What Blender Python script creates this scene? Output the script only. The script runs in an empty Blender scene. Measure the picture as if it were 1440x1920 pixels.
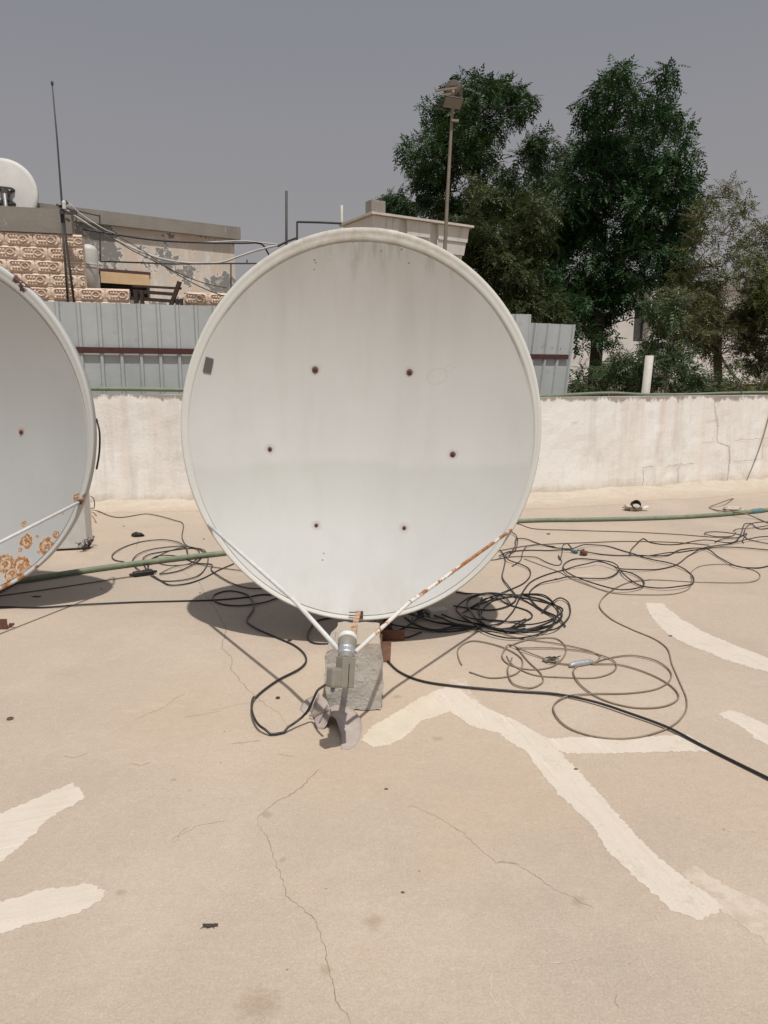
import bpy, bmesh, math, random
import numpy as np
from mathutils import Vector, Matrix, noise as mnoise
random.seed(7); rng = np.random.default_rng(7)
S = bpy.context.scene; COL = S.collection
# ------------------------------------------------------------------ camera
F, TH, H = 1340.0, math.radians(10.36), 1.3
cam = bpy.data.cameras.new('camera'); co = bpy.data.objects.new('camera', cam); COL.objects.link(co)
co.location = (0, 0, H); co.rotation_euler = (math.pi/2-TH, 0, 0)
cam.sensor_fit = 'HORIZONTAL'; cam.sensor_width = 36; cam.lens = 36*F/1440
cam.clip_start = .05; cam.clip_end = 3000; S.camera = co
FW = Vector((0, math.cos(TH), -math.sin(TH))); UP = Vector((0, math.sin(TH), math.cos(TH))); O = Vector((0, 0, H))
def ray(px, py): return FW + Vector(((px-720)/F, 0, 0)) - UP*((py-960)/F)
def atz(px, py, z=0.0):
    d = ray(px, py); return O + d*((z-H)/d.z)
def aty(px, py, Y):
    d = ray(px, py); return O + d*(Y/d.y)
def onplane(px, py, p, n):
    d = ray(px, py); return O + d*((Vector(p)-O).dot(n)/d.dot(n))
# ------------------------------------------------------------------ objects
def tag(o, label=None, cat=None, group=None, kind=None):
    if label: o['label'] = label
    if cat: o['category'] = cat
    if group: o['group'] = group
    if kind: o['kind'] = kind
    return o
def thing(name, loc, label, cat, group=None):
    o = bpy.data.objects.new(name, None); COL.objects.link(o); o.location = loc
    o.empty_display_size = .1
    return tag(o, label, cat, group)
def root_of(o):
    while o.parent: o = o.parent
    return o
def mesh(name, V, Fc, m, parent=None, smooth=False, loc=None):
    """one mesh object from world-space vertices"""
    base = Vector(root_of(parent).location) if parent else (Vector(loc) if loc is not None else Vector((0, 0, 0)))
    me = bpy.data.meshes.new(name)
    me.from_pydata([tuple(Vector(v)-base) for v in V], [], Fc)
    if smooth: me.polygons.foreach_set('use_smooth', [True]*len(me.polygons))
    me.materials.append(m); me.update()
    o = bpy.data.objects.new(name, me); COL.objects.link(o)
    if parent: o.parent = parent
    else: o.location = base
    return o
class MB:
    def __init__(s): s.V = []; s.F = []
    def add(s, V, Fc):
        k = len(s.V); s.V += [Vector(v) for v in V]; s.F += [[i+k for i in f] for f in Fc]; return s
    def box(s, c, ex, ey, ez, hx, hy, hz):
        c = Vector(c); V = [c+ex*(i*hx)+ey*(j*hy)+ez*(k*hz) for i in (-1, 1) for j in (-1, 1) for k in (-1, 1)]
        return s.add(V, [(0,1,3,2),(4,6,7,5),(0,4,5,1),(2,3,7,6),(0,2,6,4),(1,5,7,3)])
    def abox(s, x0, x1, y0, y1, z0, z1):
        return s.box(((x0+x1)/2, (y0+y1)/2, (z0+z1)/2), Vector((1,0,0)), Vector((0,1,0)), Vector((0,0,1)), (x1-x0)/2, (y1-y0)/2, (z1-z0)/2)
    def beam(s, a, b, w, h, up=Vector((0, 0, 1))):
        a, b = Vector(a), Vector(b); d = (b-a); L = d.length; d.normalize()
        if abs(d.dot(up)) > .95: up = Vector((0, 1, 0))
        x = d.cross(up).normalized(); y = x.cross(d)
        return s.box((a+b)/2, x, y, d, w/2, h/2, L/2)
    def tube(s, pts, r, seg=8, cap=True):
        pts = [Vector(p) for p in pts]; n = len(pts); rs = r if isinstance(r, (list, tuple)) else [r]*n
        k0 = len(s.V); up = None
        for i, p in enumerate(pts):
            t = (pts[min(i+1, n-1)]-pts[max(i-1, 0)]).normalized()
            if up is None: up = t.orthogonal().normalized()
            up = (up-t*up.dot(t))
            up = up.normalized() if up.length > 1e-6 else t.orthogonal().normalized()
            sd = t.cross(up)
            for k in range(seg):
                a = 2*math.pi*k/seg; s.V.append(p+(up*math.cos(a)+sd*math.sin(a))*rs[i])
        for i in range(n-1):
            for k in range(seg):
                a = k0+i*seg+k; b = k0+i*seg+(k+1) % seg
                s.F.append([a, b, b+seg, a+seg])
        if cap:
            s.F.append([k0+k for k in range(seg)][::-1]); s.F.append([k0+(n-1)*seg+k for k in range(seg)])
        return s
    def lathe(s, c, prof, ax=Vector((0, 0, 1)), seg=20):
        """prof: list of (distance along axis, radius)"""
        c = Vector(c); ax = Vector(ax).normalized(); u = ax.orthogonal().normalized(); v = ax.cross(u); k0 = len(s.V)
        for d, r in prof:
            for k in range(seg):
                a = 2*math.pi*k/seg; s.V.append(c+ax*d+(u*math.cos(a)+v*math.sin(a))*r)
        for i in range(len(prof)-1):
            for k in range(seg):
                a = k0+i*seg+k; b = k0+i*seg+(k+1) % seg; s.F.append([a, b, b+seg, a+seg])
        s.F.append([k0+k for k in range(seg)][::-1]); s.F.append([k0+(len(prof)-1)*seg+k for k in range(seg)])
        return s
    def build(s, name, m, parent=None, smooth=False, loc=None): return mesh(name, s.V, s.F, m, parent, smooth, loc)
def spline(P, step=.03):
    P = [Vector(p) for p in P]; out = []
    Q = [P[0]*2-P[1]]+P+[P[-1]*2-P[-2]]
    for i in range(1, len(Q)-2):
        a, b, c, d = Q[i-1:i+3]; n = max(2, min(14, int((c-b).length/step)+1))
        # centripetal-ish tangents keep the loops round
        l1, l2, l3 = max((b-a).length, 1e-4)**.5, max((c-b).length, 1e-4)**.5, max((d-c).length, 1e-4)**.5
        m1 = ((b-a)/l1-(c-a)/(l1+l2)+(c-b)/l2)*l2; m2 = ((c-b)/l2-(d-b)/(l2+l3)+(d-c)/l3)*l2
        for k in range(n):
            t = k/n; out.append(b*(2*t**3-3*t*t+1)+m1*(t**3-2*t*t+t)+c*(-2*t**3+3*t*t)+m2*(t**3-t*t))
    return out+[P[-1]]
# ------------------------------------------------------------------ materials
def lin(c):
    return tuple(((v/255)/12.92 if v/255 <= .04045 else ((v/255+.055)/1.055)**2.4) for v in c)
class Mt:
    def __init__(s, name, col, rough=.8, metal=0, spec=.3, coord='Object'):
        s.m = bpy.data.materials.new(name); s.m.use_nodes = True; s.nt = s.m.node_tree; s.n = s.nt.nodes; s.l = s.nt.links
        s.b = s.n['Principled BSDF']; s.b.inputs['Roughness'].default_value = rough; s.b.inputs['Metallic'].default_value = metal
        s.b.inputs['Specular IOR Level'].default_value = spec
        tc = s.n.new('ShaderNodeTexCoord'); s.co = tc.outputs[coord]
        r = s.n.new('ShaderNodeRGB'); r.outputs[0].default_value = (*col, 1); s.c = r.outputs[0]; s.out()
    def out(s): s.l.new(s.c, s.b.inputs['Base Color'])
    def map(s, sc=(1, 1, 1), off=(0, 0, 0), rot=0):
        if sc == (1, 1, 1) and off == (0, 0, 0) and not rot: return s.co
        src = s.co
        if rot:
            k = s.n.new('ShaderNodeMapping'); k.inputs['Rotation'].default_value = (0, 0, rot); s.l.new(src, k.inputs[0]); src = k.outputs[0]
        m = s.n.new('ShaderNodeMapping'); m.inputs['Scale'].default_value = sc; m.inputs['Location'].default_value = off
        s.l.new(src, m.inputs[0]); return m.outputs[0]
    def noise(s, scale, detail=4, rough=.6, sc=(1, 1, 1), off=(0, 0, 0), dist=0, rot=0):
        t = s.n.new('ShaderNodeTexNoise'); t.inputs['Scale'].default_value = scale; t.inputs['Detail'].default_value = detail
        t.inputs['Roughness'].default_value = rough; t.inputs['Distortion'].default_value = dist
        s.l.new(s.map(sc, off, rot), t.inputs['Vector']); return t.outputs['Fac']
    def voro(s, scale, feat='F1', sc=(1, 1, 1), off=(0, 0, 0)):
        t = s.n.new('ShaderNodeTexVoronoi'); t.feature = feat; t.inputs['Scale'].default_value = scale
        s.l.new(s.map(sc, off), t.inputs['Vector']); return t.outputs['Distance']
    def rng(s, v, lo, hi, a=0., b=1.):
        r = s.n.new('ShaderNodeMapRange'); r.inputs[1].default_value = lo; r.inputs[2].default_value = hi
        r.inputs[3].default_value = a; r.inputs[4].default_value = b; r.clamp = True
        s.l.new(v, r.inputs[0]); return r.outputs[0]
    def math(s, op, a, b=0.):
        m = s.n.new('ShaderNodeMath'); m.operation = op
        for i, v in enumerate((a, b)):
            if isinstance(v, (int, float)): m.inputs[i].default_value = v
            else: s.l.new(v, m.inputs[i])
        return m.outputs[0]
    def xyz(s):
        x = s.n.new('ShaderNodeSeparateXYZ'); s.l.new(s.co, x.inputs[0]); return x.outputs
    def mix(s, fac, col):
        m = s.n.new('ShaderNodeMix'); m.data_type = 'RGBA'
        if isinstance(fac, (int, float)): m.inputs[0].default_value = fac
        else: s.l.new(fac, m.inputs[0])
        s.l.new(s.c, m.inputs[6])
        if isinstance(col, tuple): m.inputs[7].default_value = (*col, 1)
        else: s.l.new(col, m.inputs[7])
        s.c = m.outputs[2]; s.out(); return s
    def dots(s, P, wob=None, amp=0):
        """distance to the nearest of the given points in units of its radius"""
        best = None
        for (p, r) in P:
            d = s.n.new('ShaderNodeVectorMath'); d.operation = 'DISTANCE'; d.inputs[1].default_value = p
            s.l.new(s.co, d.inputs[0]); v = s.math('DIVIDE', d.outputs['Value'], r)
            best = v if best is None else s.math('MINIMUM', best, v)
        if wob is not None: best = s.math('ADD', best, s.rng(wob, 0, 1, -amp, amp))
        return best
    def bump(s, h, strength=.3, dist=.01):
        b = s.n.new('ShaderNodeBump'); b.inputs['Strength'].default_value = strength; b.inputs['Distance'].default_value = dist
        s.l.new(h, b.inputs['Height'])
        old = [k for k in s.l if k.to_socket == s.b.inputs['Normal']]
        if old: s.l.new(old[0].from_socket, b.inputs['Normal'])
        s.l.new(b.outputs[0], s.b.inputs['Normal']); return s
def plain(name, rgb, rough=.7, metal=0, var=.25, vs=12, spec=.3):
    m = Mt(name, rgb, rough, metal, spec)
    d = tuple(v*(1-var) for v in rgb); m.mix(m.rng(m.noise(vs, 5), .35, .7), d); return m

# floor -----------------------------------------------------------------
fl = Mt('roof_coating', (.475, .392, .310), .9, spec=.15)
fl.mix(fl.rng(fl.noise(.55, 3, .5), .38, .66), (.495, .393, .298))
fl.mix(fl.rng(fl.noise(.42, 4, .6, off=(5, 3, 0)), .46, .66, 0, .85), (.412, .347, .288))
fl.mix(fl.rng(fl.noise(1.7, 5, .62, off=(9, 1, 0)), .50, .70, 0, .55), (.555, .460, .368))
fl.mix(fl.rng(fl.noise(3.2, 6, .7, off=(1, 7, 0), sc=(1, .5, 1)), .56, .72, 0, .35), (.39, .312, .245))
fl.mix(fl.rng(fl.noise(26, 4, .7), .35, .7, 0, .22), (.34, .27, .21))
fl.mix(fl.rng(fl.noise(150, 3, .7), .42, .66, 0, .34), (.66, .55, .43))
fl.mix(fl.rng(fl.noise(260, 2, .7, off=(3, 3, 0)), .52, .7, 0, .36), (.26, .20, .155))
# scuffs: short, roughly horizontal brush marks
fl.mix(fl.rng(fl.noise(7, 6, .75, sc=(.35, 1.6, 1)), .66, .74, 0, .30), (.72, .62, .50))
fl.mix(fl.rng(fl.noise(9, 6, .75, sc=(.3, 1.5, 1), off=(4, 2, 0)), .68, .76, 0, .40), (.29, .21, .15))
FS = [((700,1728),.028,0),((228,1673),.016,0),((485,1882),.05,0),((725,1163),.03,0),((745,1306),.022,0),((500,1528),.022,0),((530,1612),.014,0),((612,1818),.02,0),((355,1482),.009,0),((325,1462),.012,0),((770,1352),.03,0),((820,1385),.022,0),((1085,1690),.022,0)]
w = fl.noise(38, 4, .7)
fl.mix(fl.rng(fl.dots([(tuple(atz(*p)), r) for p, r, _ in FS], w, 1.1), .35, 1.1, .42, 0), (.27, .19, .12))
FS2 = [((330,1340),.33),((850,1600),.12),((640,1440),.30),((880,1530),.22),((1000,1480),.3),((660,1370),.28)]
fl.mix(fl.rng(fl.dots([(tuple(atz(*p)), r) for p, r in FS2], fl.noise(9, 5, .7, off=(2, 0, 0)), .8), .3, 1.15, .34, 0), (.50, .378, .268))
# fine dark specks
fl.mix(fl.rng(fl.voro(9), .015, .04, .8, 0), (.12, .08, .055))
fl.mix(fl.rng(fl.noise(70, 3, .65, sc=(1, .8, 1), off=(7, 2, 0)), .40, .66, 0, .20), (.36, .285, .222))
fl.mix(fl.rng(fl.noise(48, 4, .7, sc=(.7, 1.2, 1), off=(2, 9, 0)), .55, .70, 0, .20), (.64, .53, .425))
fl.mix(fl.rng(fl.noise(1.1, 7, .78, off=(3, 8, 0)), .52, .66, 0, .36), (.385, .312, .25))
fl.mix(fl.rng(fl.noise(2.6, 7, .8, sc=(.5, 1.3, 1), off=(11, 4, 0)), .60, .68, 0, .34), (.62, .53, .43))
fl.bump(fl.noise(170, 3, .7), .45, .004); fl.bump(fl.noise(60, 3, .6), .22, .005); fl.bump(fl.noise(9, 5, .6), .3, .02)
M_floor = fl.m
pt = Mt('sealant_paint', (.625, .55, .465), .85, spec=.2)
pt.mix(pt.rng(pt.noise(60, 4, .7), .4, .7, 0, .4), (.57, .49, .405)); pt.mix(pt.rng(pt.noise(4, 5, .7), .45, .72, 0, .5), (.59, .50, .41)); pt.mix(pt.rng(pt.noise(11, 6, .78, off=(4, 4, 0)), .56, .66, 0, .55), (.47, .39, .305))
pt.mix(pt.rng(pt.noise(220, 2), .5, .7, 0, .3), (.46, .37, .28)); pt.mix(pt.rng(pt.noise(60, 4, .7, sc=(.08, 1, 1), rot=1.30), .50, .66, 0, .5), (.53, .455, .37)); pt.mix(pt.rng(pt.noise(45, 4, .7, sc=(.08, 1, 1), rot=1.30, off=(3, 3, 0)), .56, .68, 0, .5), (.70, .635, .55)); pt.bump(pt.noise(60, 4, .7, sc=(.08, 1, 1), rot=1.30), .4, .006); pt.bump(pt.noise(120, 3), .3, .004); M_patch = pt.m
pt = Mt('sealant_paint_side', (.625, .55, .465), .85, spec=.2)
pt.mix(pt.rng(pt.noise(5, 5, .7), .45, .72, 0, .6), (.57, .49, .405)); pt.mix(pt.rng(pt.noise(60, 4, .7, sc=(.08, 1, 1), rot=-.35), .50, .66, 0, .5), (.53, .455, .37)); pt.mix(pt.rng(pt.noise(45, 4, .7, sc=(.08, 1, 1), rot=-.35, off=(3, 3, 0)), .56, .68, 0, .5), (.70, .635, .55)); pt.mix(pt.rng(pt.noise(220, 2), .5, .7, 0, .3), (.46, .37, .28)); pt.bump(pt.noise(60, 4, .7, sc=(.08, 1, 1), rot=-.35), .4, .006); M_patch_s = pt.m
pt = Mt('sealant_paint_yellowed', (.63, .55, .44), .85, spec=.2)
pt.mix(pt.rng(pt.noise(5, 5, .7), .45, .7, 0, .6), (.52, .445, .34)); pt.mix(pt.rng(pt.noise(220, 2), .5, .7, 0, .3), (.46, .37, .28))
pt.bump(pt.noise(120, 3), .35, .004); M_patch_y = pt.m
pt = Mt('sealant_paint_worn', (.575, .49, .405), .88, spec=.15)
pt.mix(pt.rng(pt.noise(14, 6, .75), .44, .62, 0, .85), (.46, .37, .285)); pt.mix(pt.rng(pt.noise(220, 2), .5, .7, 0, .3), (.36, .28, .21)); M_patch_w = pt.m
M_crack = plain('crack_dirt', (.30, .235, .175), .95, var=.4, vs=40).m
M_crackl = plain('crack_filler', (.60, .52, .43), .95, var=.3, vs=90).m

# parapet ---------------------------------------------------------------
def wall_mat(name, grey_hi=1.04):
    w = Mt(name, (.83, .805, .765), .9, spec=.15)
    w.mix(w.rng(w.noise(1.3, 5, .6, sc=(1, 1, .35)), .42, .68, 0, .6), (.755, .695, .625))
    w.mix(w.rng(w.noise(5, 5, .6, sc=(1, 1, .07)), .52, .72, 0, .55), (.72, .615, .53))
    w.mix(w.rng(w.noise(7, 5, .65, sc=(1, 1, .09), off=(3, 1, 2)), .52, .72, 0, .5), (.53, .51, .48)); w.mix(w.rng(w.noise(2.4, 6, .72, sc=(1, 1, .8), off=(6, 6, 1)), .54, .66, 0, .4), (.56, .525, .48))
    w.mix(w.rng(w.noise(2.1, 4, .6, sc=(1, 1, .3), off=(8, 1, 2)), .54, .68, 0, .7), (.90, .885, .865))
    w.mix(w.rng(w.noise(30, 5, .75), .64, .69, 0, .6), (.38, .33, .28))
    z = w.xyz()[2]
    ragged = w.math('ADD', z, w.rng(w.noise(5, 6, .75, sc=(1, 1, .6)), .25, .75, -.085, .085))
    w.mix(w.rng(ragged, grey_hi, grey_hi+.03, 0, .85), (.285, .25, .215))
    low = w.math('ADD', z, w.rng(w.noise(4, 5, .7), .3, .7, -.06, .06))
    w.mix(w.rng(low, .05, .16, .55, 0), (.50, .40, .29))
    w.bump(w.noise(40, 5, .7), .3, .008); w.bump(w.noise(5, 4), .35, .02); return w.m
M_wall = wall_mat('whitewashed_plaster', 1.075); M_wall2 = wall_mat('whitewashed_plaster_left', 1.125)
cv = Mt('cove_mortar', (.55, .478, .395), .9, spec=.1)
cv.mix(cv.rng(cv.noise(5, 6, .7), .42, .62, 0, .8), (.50, .425, .335)); cv.mix(cv.rng(cv.noise(9, 6, .75, off=(3, 0, 1)), .58, .70, 0, .8), (.38, .31, .235))
cv.mix(cv.rng(cv.noise(6, 6, .75, off=(1, 5, 1)), .60, .70, 0, .55), (.62, .57, .50)); cv.mix(cv.rng(cv.noise(3, 6, .8, off=(7, 0, 2)), .50, .62, 0, .7), (.50, .42, .325)); cv.mix(cv.rng(cv.math('ADD', cv.xyz()[2], cv.rng(cv.noise(6, 5, .7, off=(2, 2, 0)), .3, .7, -.012, .012)), .004, .022, 1, 0), (.50, .405, .312)); cv.bump(cv.noise(30, 5, .7), .6, .015); cv.bump(cv.noise(8, 5, .7), .6, .04); M_cove = cv.m

# painted metal dish ----------------------------------------------------
def dish_mat(name, base, rust=(), lipz=None, streak=1.0, chips=()):
    d = Mt(name, base, .55, spec=.35)
    dk = tuple(v*.87 for v in base); lt = tuple(min(1, v*1.07) for v in base)
    d.mix(d.rng(d.noise(2.2, 4, .55, sc=(1, 1, .35)), .40, .72, 0, .45), dk)
    d.mix(d.rng(d.noise(9, 5, .6, sc=(1, 1, .05)), .5, .75, 0, .28*streak), (base[0]*.82, base[1]*.81, base[2]*.78))
    d.mix(d.rng(d.noise(3, 3, .6, off=(4, 4, 4)), .55, .75, 0, .5), lt)
    return d
RUST1, RUST2, RUST3 = (.36, .15, .05), (.20, .07, .03), (.50, .30, .13)
def rust_over(d, mask):
    d.mix(mask, RUST1); d.mix(d.math('MULTIPLY', mask, d.rng(d.noise(70, 4, .7), .5, .62)), RUST2)
    d.mix(d.math('MULTIPLY', mask, d.rng(d.noise(45, 4, .7, off=(2, 2, 2)), .56, .66)), RUST3); return d
M_white = plain('white_painted_tube', (.66, .66, .64), .45, var=.18, vs=25).m
rt = Mt('white_tube_rusting', (.66, .64, .59), .5)
xr_ = rt.xyz()[0]; rust_over(rt, rt.rng(rt.math('ADD', rt.noise(11, 6, .78), rt.math('ADD', rt.rng(xr_, .36, .46, 0, .11), rt.rng(xr_, .10, .04, 0, -.3))), .50, .55)); M_rusty_tube = rt.m
rt = Mt('rusted_steel', (.15, .08, .055), .9)
rt.mix(rt.rng(rt.noise(18, 5, .7), .4, .65), (.13, .06, .04)); rt.mix(rt.rng(rt.noise(45, 4, .7), .58, .70), (.33, .17, .10)); rt.bump(rt.noise(120, 4), .4, .003); M_rust = rt.m
rt = Mt('flaking_rusty_steel', (.46, .36, .26), .85)
rust_over(rt, rt.rng(rt.noise(24, 5, .75), .49, .54)); M_flake = rt.m
M_bolt = plain('rusted_bolt', (.10, .045, .03), .8, var=.5, vs=160).m
M_bolt2 = plain('rusted_washer', (.20, .11, .085), .8, var=.5, vs=160).m
M_stick = plain('sticker_grey', (.105, .10, .097), .6, var=.1).m
M_grey = plain('grey_plastic', (.255, .235, .195), .5, var=.12, vs=30).m
M_cap = plain('white_plastic', (.68, .68, .655), .35, var=.05).m
M_tape = Mt('silver_tape', (.42, .43, .45), .5, metal=.55); M_tape.bump(M_tape.noise(60, 3), .6, .006); M_tape = M_tape.m
M_galv = plain('galvanised_steel', (.30, .30, .30), .5, metal=.6, var=.3).m
M_dark = plain('dark_steel', (.085, .08, .076), .7, var=.3).m
M_black = plain('black_rubber', (.018, .017, .017), .5, var=.3, spec=.4).m
M_cablek = plain('black_cable_jacket', (.022, .021, .022), .42, var=.35, vs=30, spec=.45).m
M_cabled = plain('dusty_cable_jacket', (.085, .075, .066), .6, var=.4, vs=18).m
M_cabley = plain('faded_beige_jacket', (.27, .215, .155), .7, var=.3, vs=18).m
M_cableb = plain('brown_cable_jacket', (.15, .105, .075), .7, var=.3, vs=18).m
M_cablew = plain('white_cable_jacket', (.50, .49, .47), .5, var=.2, vs=12).m
M_pipe = Mt('green_hose', (.175, .215, .14), .55); M_pipe.mix(M_pipe.rng(M_pipe.noise(6, 5, .7), .45, .7, 0, .8), (.26, .29, .20)); M_pipe.mix(M_pipe.rng(M_pipe.noise(18, 5, .7), .55, .7, 0, .6), (.10, .14, .085)); M_pipe = M_pipe.m
M_teal = plain('teal_tape', (.12, .22, .23), .5, var=.3, vs=60).m
# concrete chunk
cc = Mt('rough_concrete', (.51, .485, .435), .95, spec=.1)
geo = cc.n.new('ShaderNodeNewGeometry'); sx = cc.n.new('ShaderNodeSeparateXYZ'); cc.l.new(geo.outputs['True Normal'], sx.inputs[0])
cc.mix(cc.rng(cc.noise(9, 5, .65), .4, .65, 0, .7), (.455, .425, .37)); cc.mix(cc.rng(cc.noise(70, 4, .8), .5, .68, 0, .7), (.55, .53, .49)); cc.mix(cc.rng(cc.noise(95, 3, .8, off=(2, 0, 3)), .55, .68, 0, .6), (.28, .265, .24))
cc.mix(cc.rng(cc.xyz()[2], .235, .275, 0, .85), (.46, .385, .30))   # settled sand on the upper edge
cc.bump(cc.noise(85, 5, .8), .7, .008); cc.bump(cc.noise(18, 4), .4, .015); M_conc = cc.m
M_pvc = plain('dusty_mauve_plastic', (.44, .37, .325), .6, var=.18, vs=20).m
# ------------------------------------------------------------------ roof and street ground
gm = Mt('sandy_street', (.40, .33, .25), .95); gm.mix(gm.rng(gm.noise(.3, 5), .4, .7), (.31, .26, .20)); M_ground = gm.m
ZG = -3.6
tag(mesh('ground', [(-600, -600, ZG), (600, -600, ZG), (600, 900, ZG), (-600, 900, ZG)], [(0, 1, 2, 3)], M_ground), kind='structure')
b = MB(); b.abox(-9, 9, -3, 11.5, ZG+.02, -.004)
V = [v for v in b.V]; V = [(-9, -3, ZG+.02), (9, -3, ZG+.02), (9, 9.9, ZG+.02), (0.3, 8.2, ZG+.02), (-9, 6.8, ZG+.02)]
n = len(V); V2 = V+[(x, y, 0) for x, y, _ in V]
floor = tag(mesh('roof_floor', V2, [tuple(range(n, 2*n)), tuple(range(n))[::-1]]+[(i, (i+1) % n, n+(i+1) % n, n+i) for i in range(n)], M_floor), kind='structure')
# ------------------------------------------------------------------ sealant strips, cracks
def ragged(P, seed, amp=.008, step=.007):
    P = [atz(*p) for p in P]; out = []
    for i, p in enumerate(P):
        q = P[(i+1) % len(P)]; L = (q-p).length; k = max(1, int(L/step)); nrm = Vector((-(q-p).y, (q-p).x, 0)).normalized()
        for j in range(k):
            a = p.lerp(q, j/k)
            a = a+nrm*(amp*(mnoise.noise(a*9+Vector((seed, 0, 0)))*.9+mnoise.noise(a*60+Vector((seed, 4, 0)))*.75*(1+1.4*mnoise.noise(a*7))+mnoise.noise(a*170)*.9)); out.append(a)
    return out
def patch(P, m, z, seed, amp=.008):
    L = ragged(P, seed, amp); n = len(L)
    V = [(v.x, v.y, z) for v in L]+[(v.x, v.y, .0002) for v in L]
    o = mesh('sealant_patch', V, [tuple(range(n))]+[(i, n+i, n+(i+1) % n, (i+1) % n) for i in range(n)], m, floor)
    bm = bmesh.new(); bm.from_mesh(o.data); bmesh.ops.recalc_face_normals(bm, faces=bm.faces); bmesh.ops.triangulate(bm, faces=[f for f in bm.faces if len(f.verts) > 4]); bm.to_mesh(o.data); bm.free()
    # the roof sheet faces up
    return o
patch([(830,1292),(843,1274),(872,1272),(885,1300),(905,1322),(860,1318)], M_patch_w, .00066, 9)
patch([(677,1387),(700,1360),(745,1335),(790,1308),(815,1298),(845,1310),(852,1330),(815,1345),(790,1352),(768,1376),(730,1398),(700,1402)], M_patch_y, .00084, 1)
patch([(805,1300),(850,1283),(905,1325),(960,1348),(1015,1378),(1040,1395),(1060,1420),(1085,1445),(1120,1485),(1180,1550),(1235,1610),(1300,1660),(1345,1690),(1354,1700),(1350,1712),(1312,1728),(1280,1712),(1258,1706),(1200,1653),(1150,1608),(1110,1548),(1050,1492),(1010,1442),(985,1408),(930,1375),(880,1360),(850,1340)], M_patch, .00102, 2, .009)
patch([(1008,1386),(1080,1383),(1180,1384),(1290,1377),(1318,1395),(1330,1408),(1230,1410),(1120,1414),(1060,1413),(1035,1400)], M_patch, .00123, 3, .010)
patch([(1212,1130),(1242,1132),(1280,1162),(1320,1185),(1385,1212),(1440,1235),(1520,1262),(1520,1290),(1440,1260),(1385,1245),(1330,1225),(1270,1200),(1230,1170),(1215,1145)], M_patch, .00090, 4, .014)
patch([(1347,1340),(1368,1332),(1390,1338),(1440,1360),(1520,1392),(1520,1436),(1435,1394),(1420,1387),(1385,1360)], M_patch, .00090, 5)
patch([(-110,1585),(0,1527),(60,1500),(132,1470),(148,1478),(160,1495),(100,1530),(45,1580),(0,1615),(-110,1690)], M_patch_s, .00096, 6)
patch([(-110,1715),(0,1692),(75,1670),(160,1655),(197,1670),(190,1690),(140,1715),(50,1735),(0,1752),(-110,1775)], M_patch_s, .00096, 7)
patch([(1285,1640),(1305,1625),(1360,1660),(1440,1700),(1540,1750),(1540,1820),(1440,1767),(1400,1740),(1352,1716)], M_patch_w, .00078, 8, .016)
def crack(P, wmax, m, parent, name, z=.0005, proj=None, jit=.006, lift=None):
    pts = [proj(*p) if proj else atz(p[0], p[1], 0) for p in P]; out = []
    for i in range(len(pts)-1):
        k = max(1, int((pts[i+1]-pts[i]).length/.006))
        out += [pts[i].lerp(pts[i+1], j/k) for j in range(k)]
    out.append(pts[-1]); n = len(out); V = []; Fc = []
    nv = lift if lift is not None else Vector((0, 0, 1))
    for i, p in enumerate(out):
        t = (out[min(i+1, n-1)]-out[max(i-1, 0)]).normalized(); sd = t.cross(nv).normalized()
        q = p+sd*jit*(1.3*mnoise.noise(p*16)+1.0*mnoise.noise(p*55)+.4*mnoise.noise(p*130))
        w = .8*wmax*(.45+.95*abs(mnoise.noise(p*35+Vector((3, 1, 2)))))*min(1, .3+6*min(i, n-1-i)/n)
        V += [q+sd*w/2+nv*z, q-sd*w/2+nv*z]
    for i in range(n-1): Fc.append((2*i, 2*i+1, 2*i+3, 2*i+2))
    return mesh(name, V, Fc, m, parent)
ck = lambda P, w=.0035, m=None, z=.0005: crack(P, w, m or M_crack, floor, 'crack', z)
ck([(480,1535),(505,1580),(520,1625),(537,1680),(570,1705),(600,1730),(607,1770),(620,1820),(630,1865),(655,1920),(675,1960)], .0030)
ck([(600,1440),(560,1480),(515,1505),(480,1535)], .0045)
ck([(320,1050),(345,1073),(374,1092),(382,1111),(402,1139),(424,1178),(415,1214),(434,1230),(434,1258),(466,1294),(493,1317),(521,1336),(540,1361)], .0050)
ck([(765,1510),(820,1530),(875,1570),(930,1617),(970,1620),(1010,1645),(1050,1672)], .0024)
ck([(930,1617),(942,1614),(968,1619)], .003); ck([(1050,1672),(1085,1690),(1115,1703)], .0025)
ck([(215,988),(245,993),(260,1010),(255,1030)], .005)
ck([(360,1548),(340,1560),(325,1580),(330,1570),(370,1548),(430,1538)], .0020)
ck([(927,1820),(980,1815),(1050,1806),(1095,1797),(1130,1790)], .0035, M_crackl, .0007)
ck([(927,1820),(917,1838),(919,1862),(928,1886),(938,1893)], .005, M_crackl, .0007)
ck([(1362,1557),(1385,1559),(1410,1557),(1425,1550),(1430,1545)], .005, M_crackl, .0007)
ck([(1410,1557),(1420,1561)], .006, M_crackl, .0007)
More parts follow.
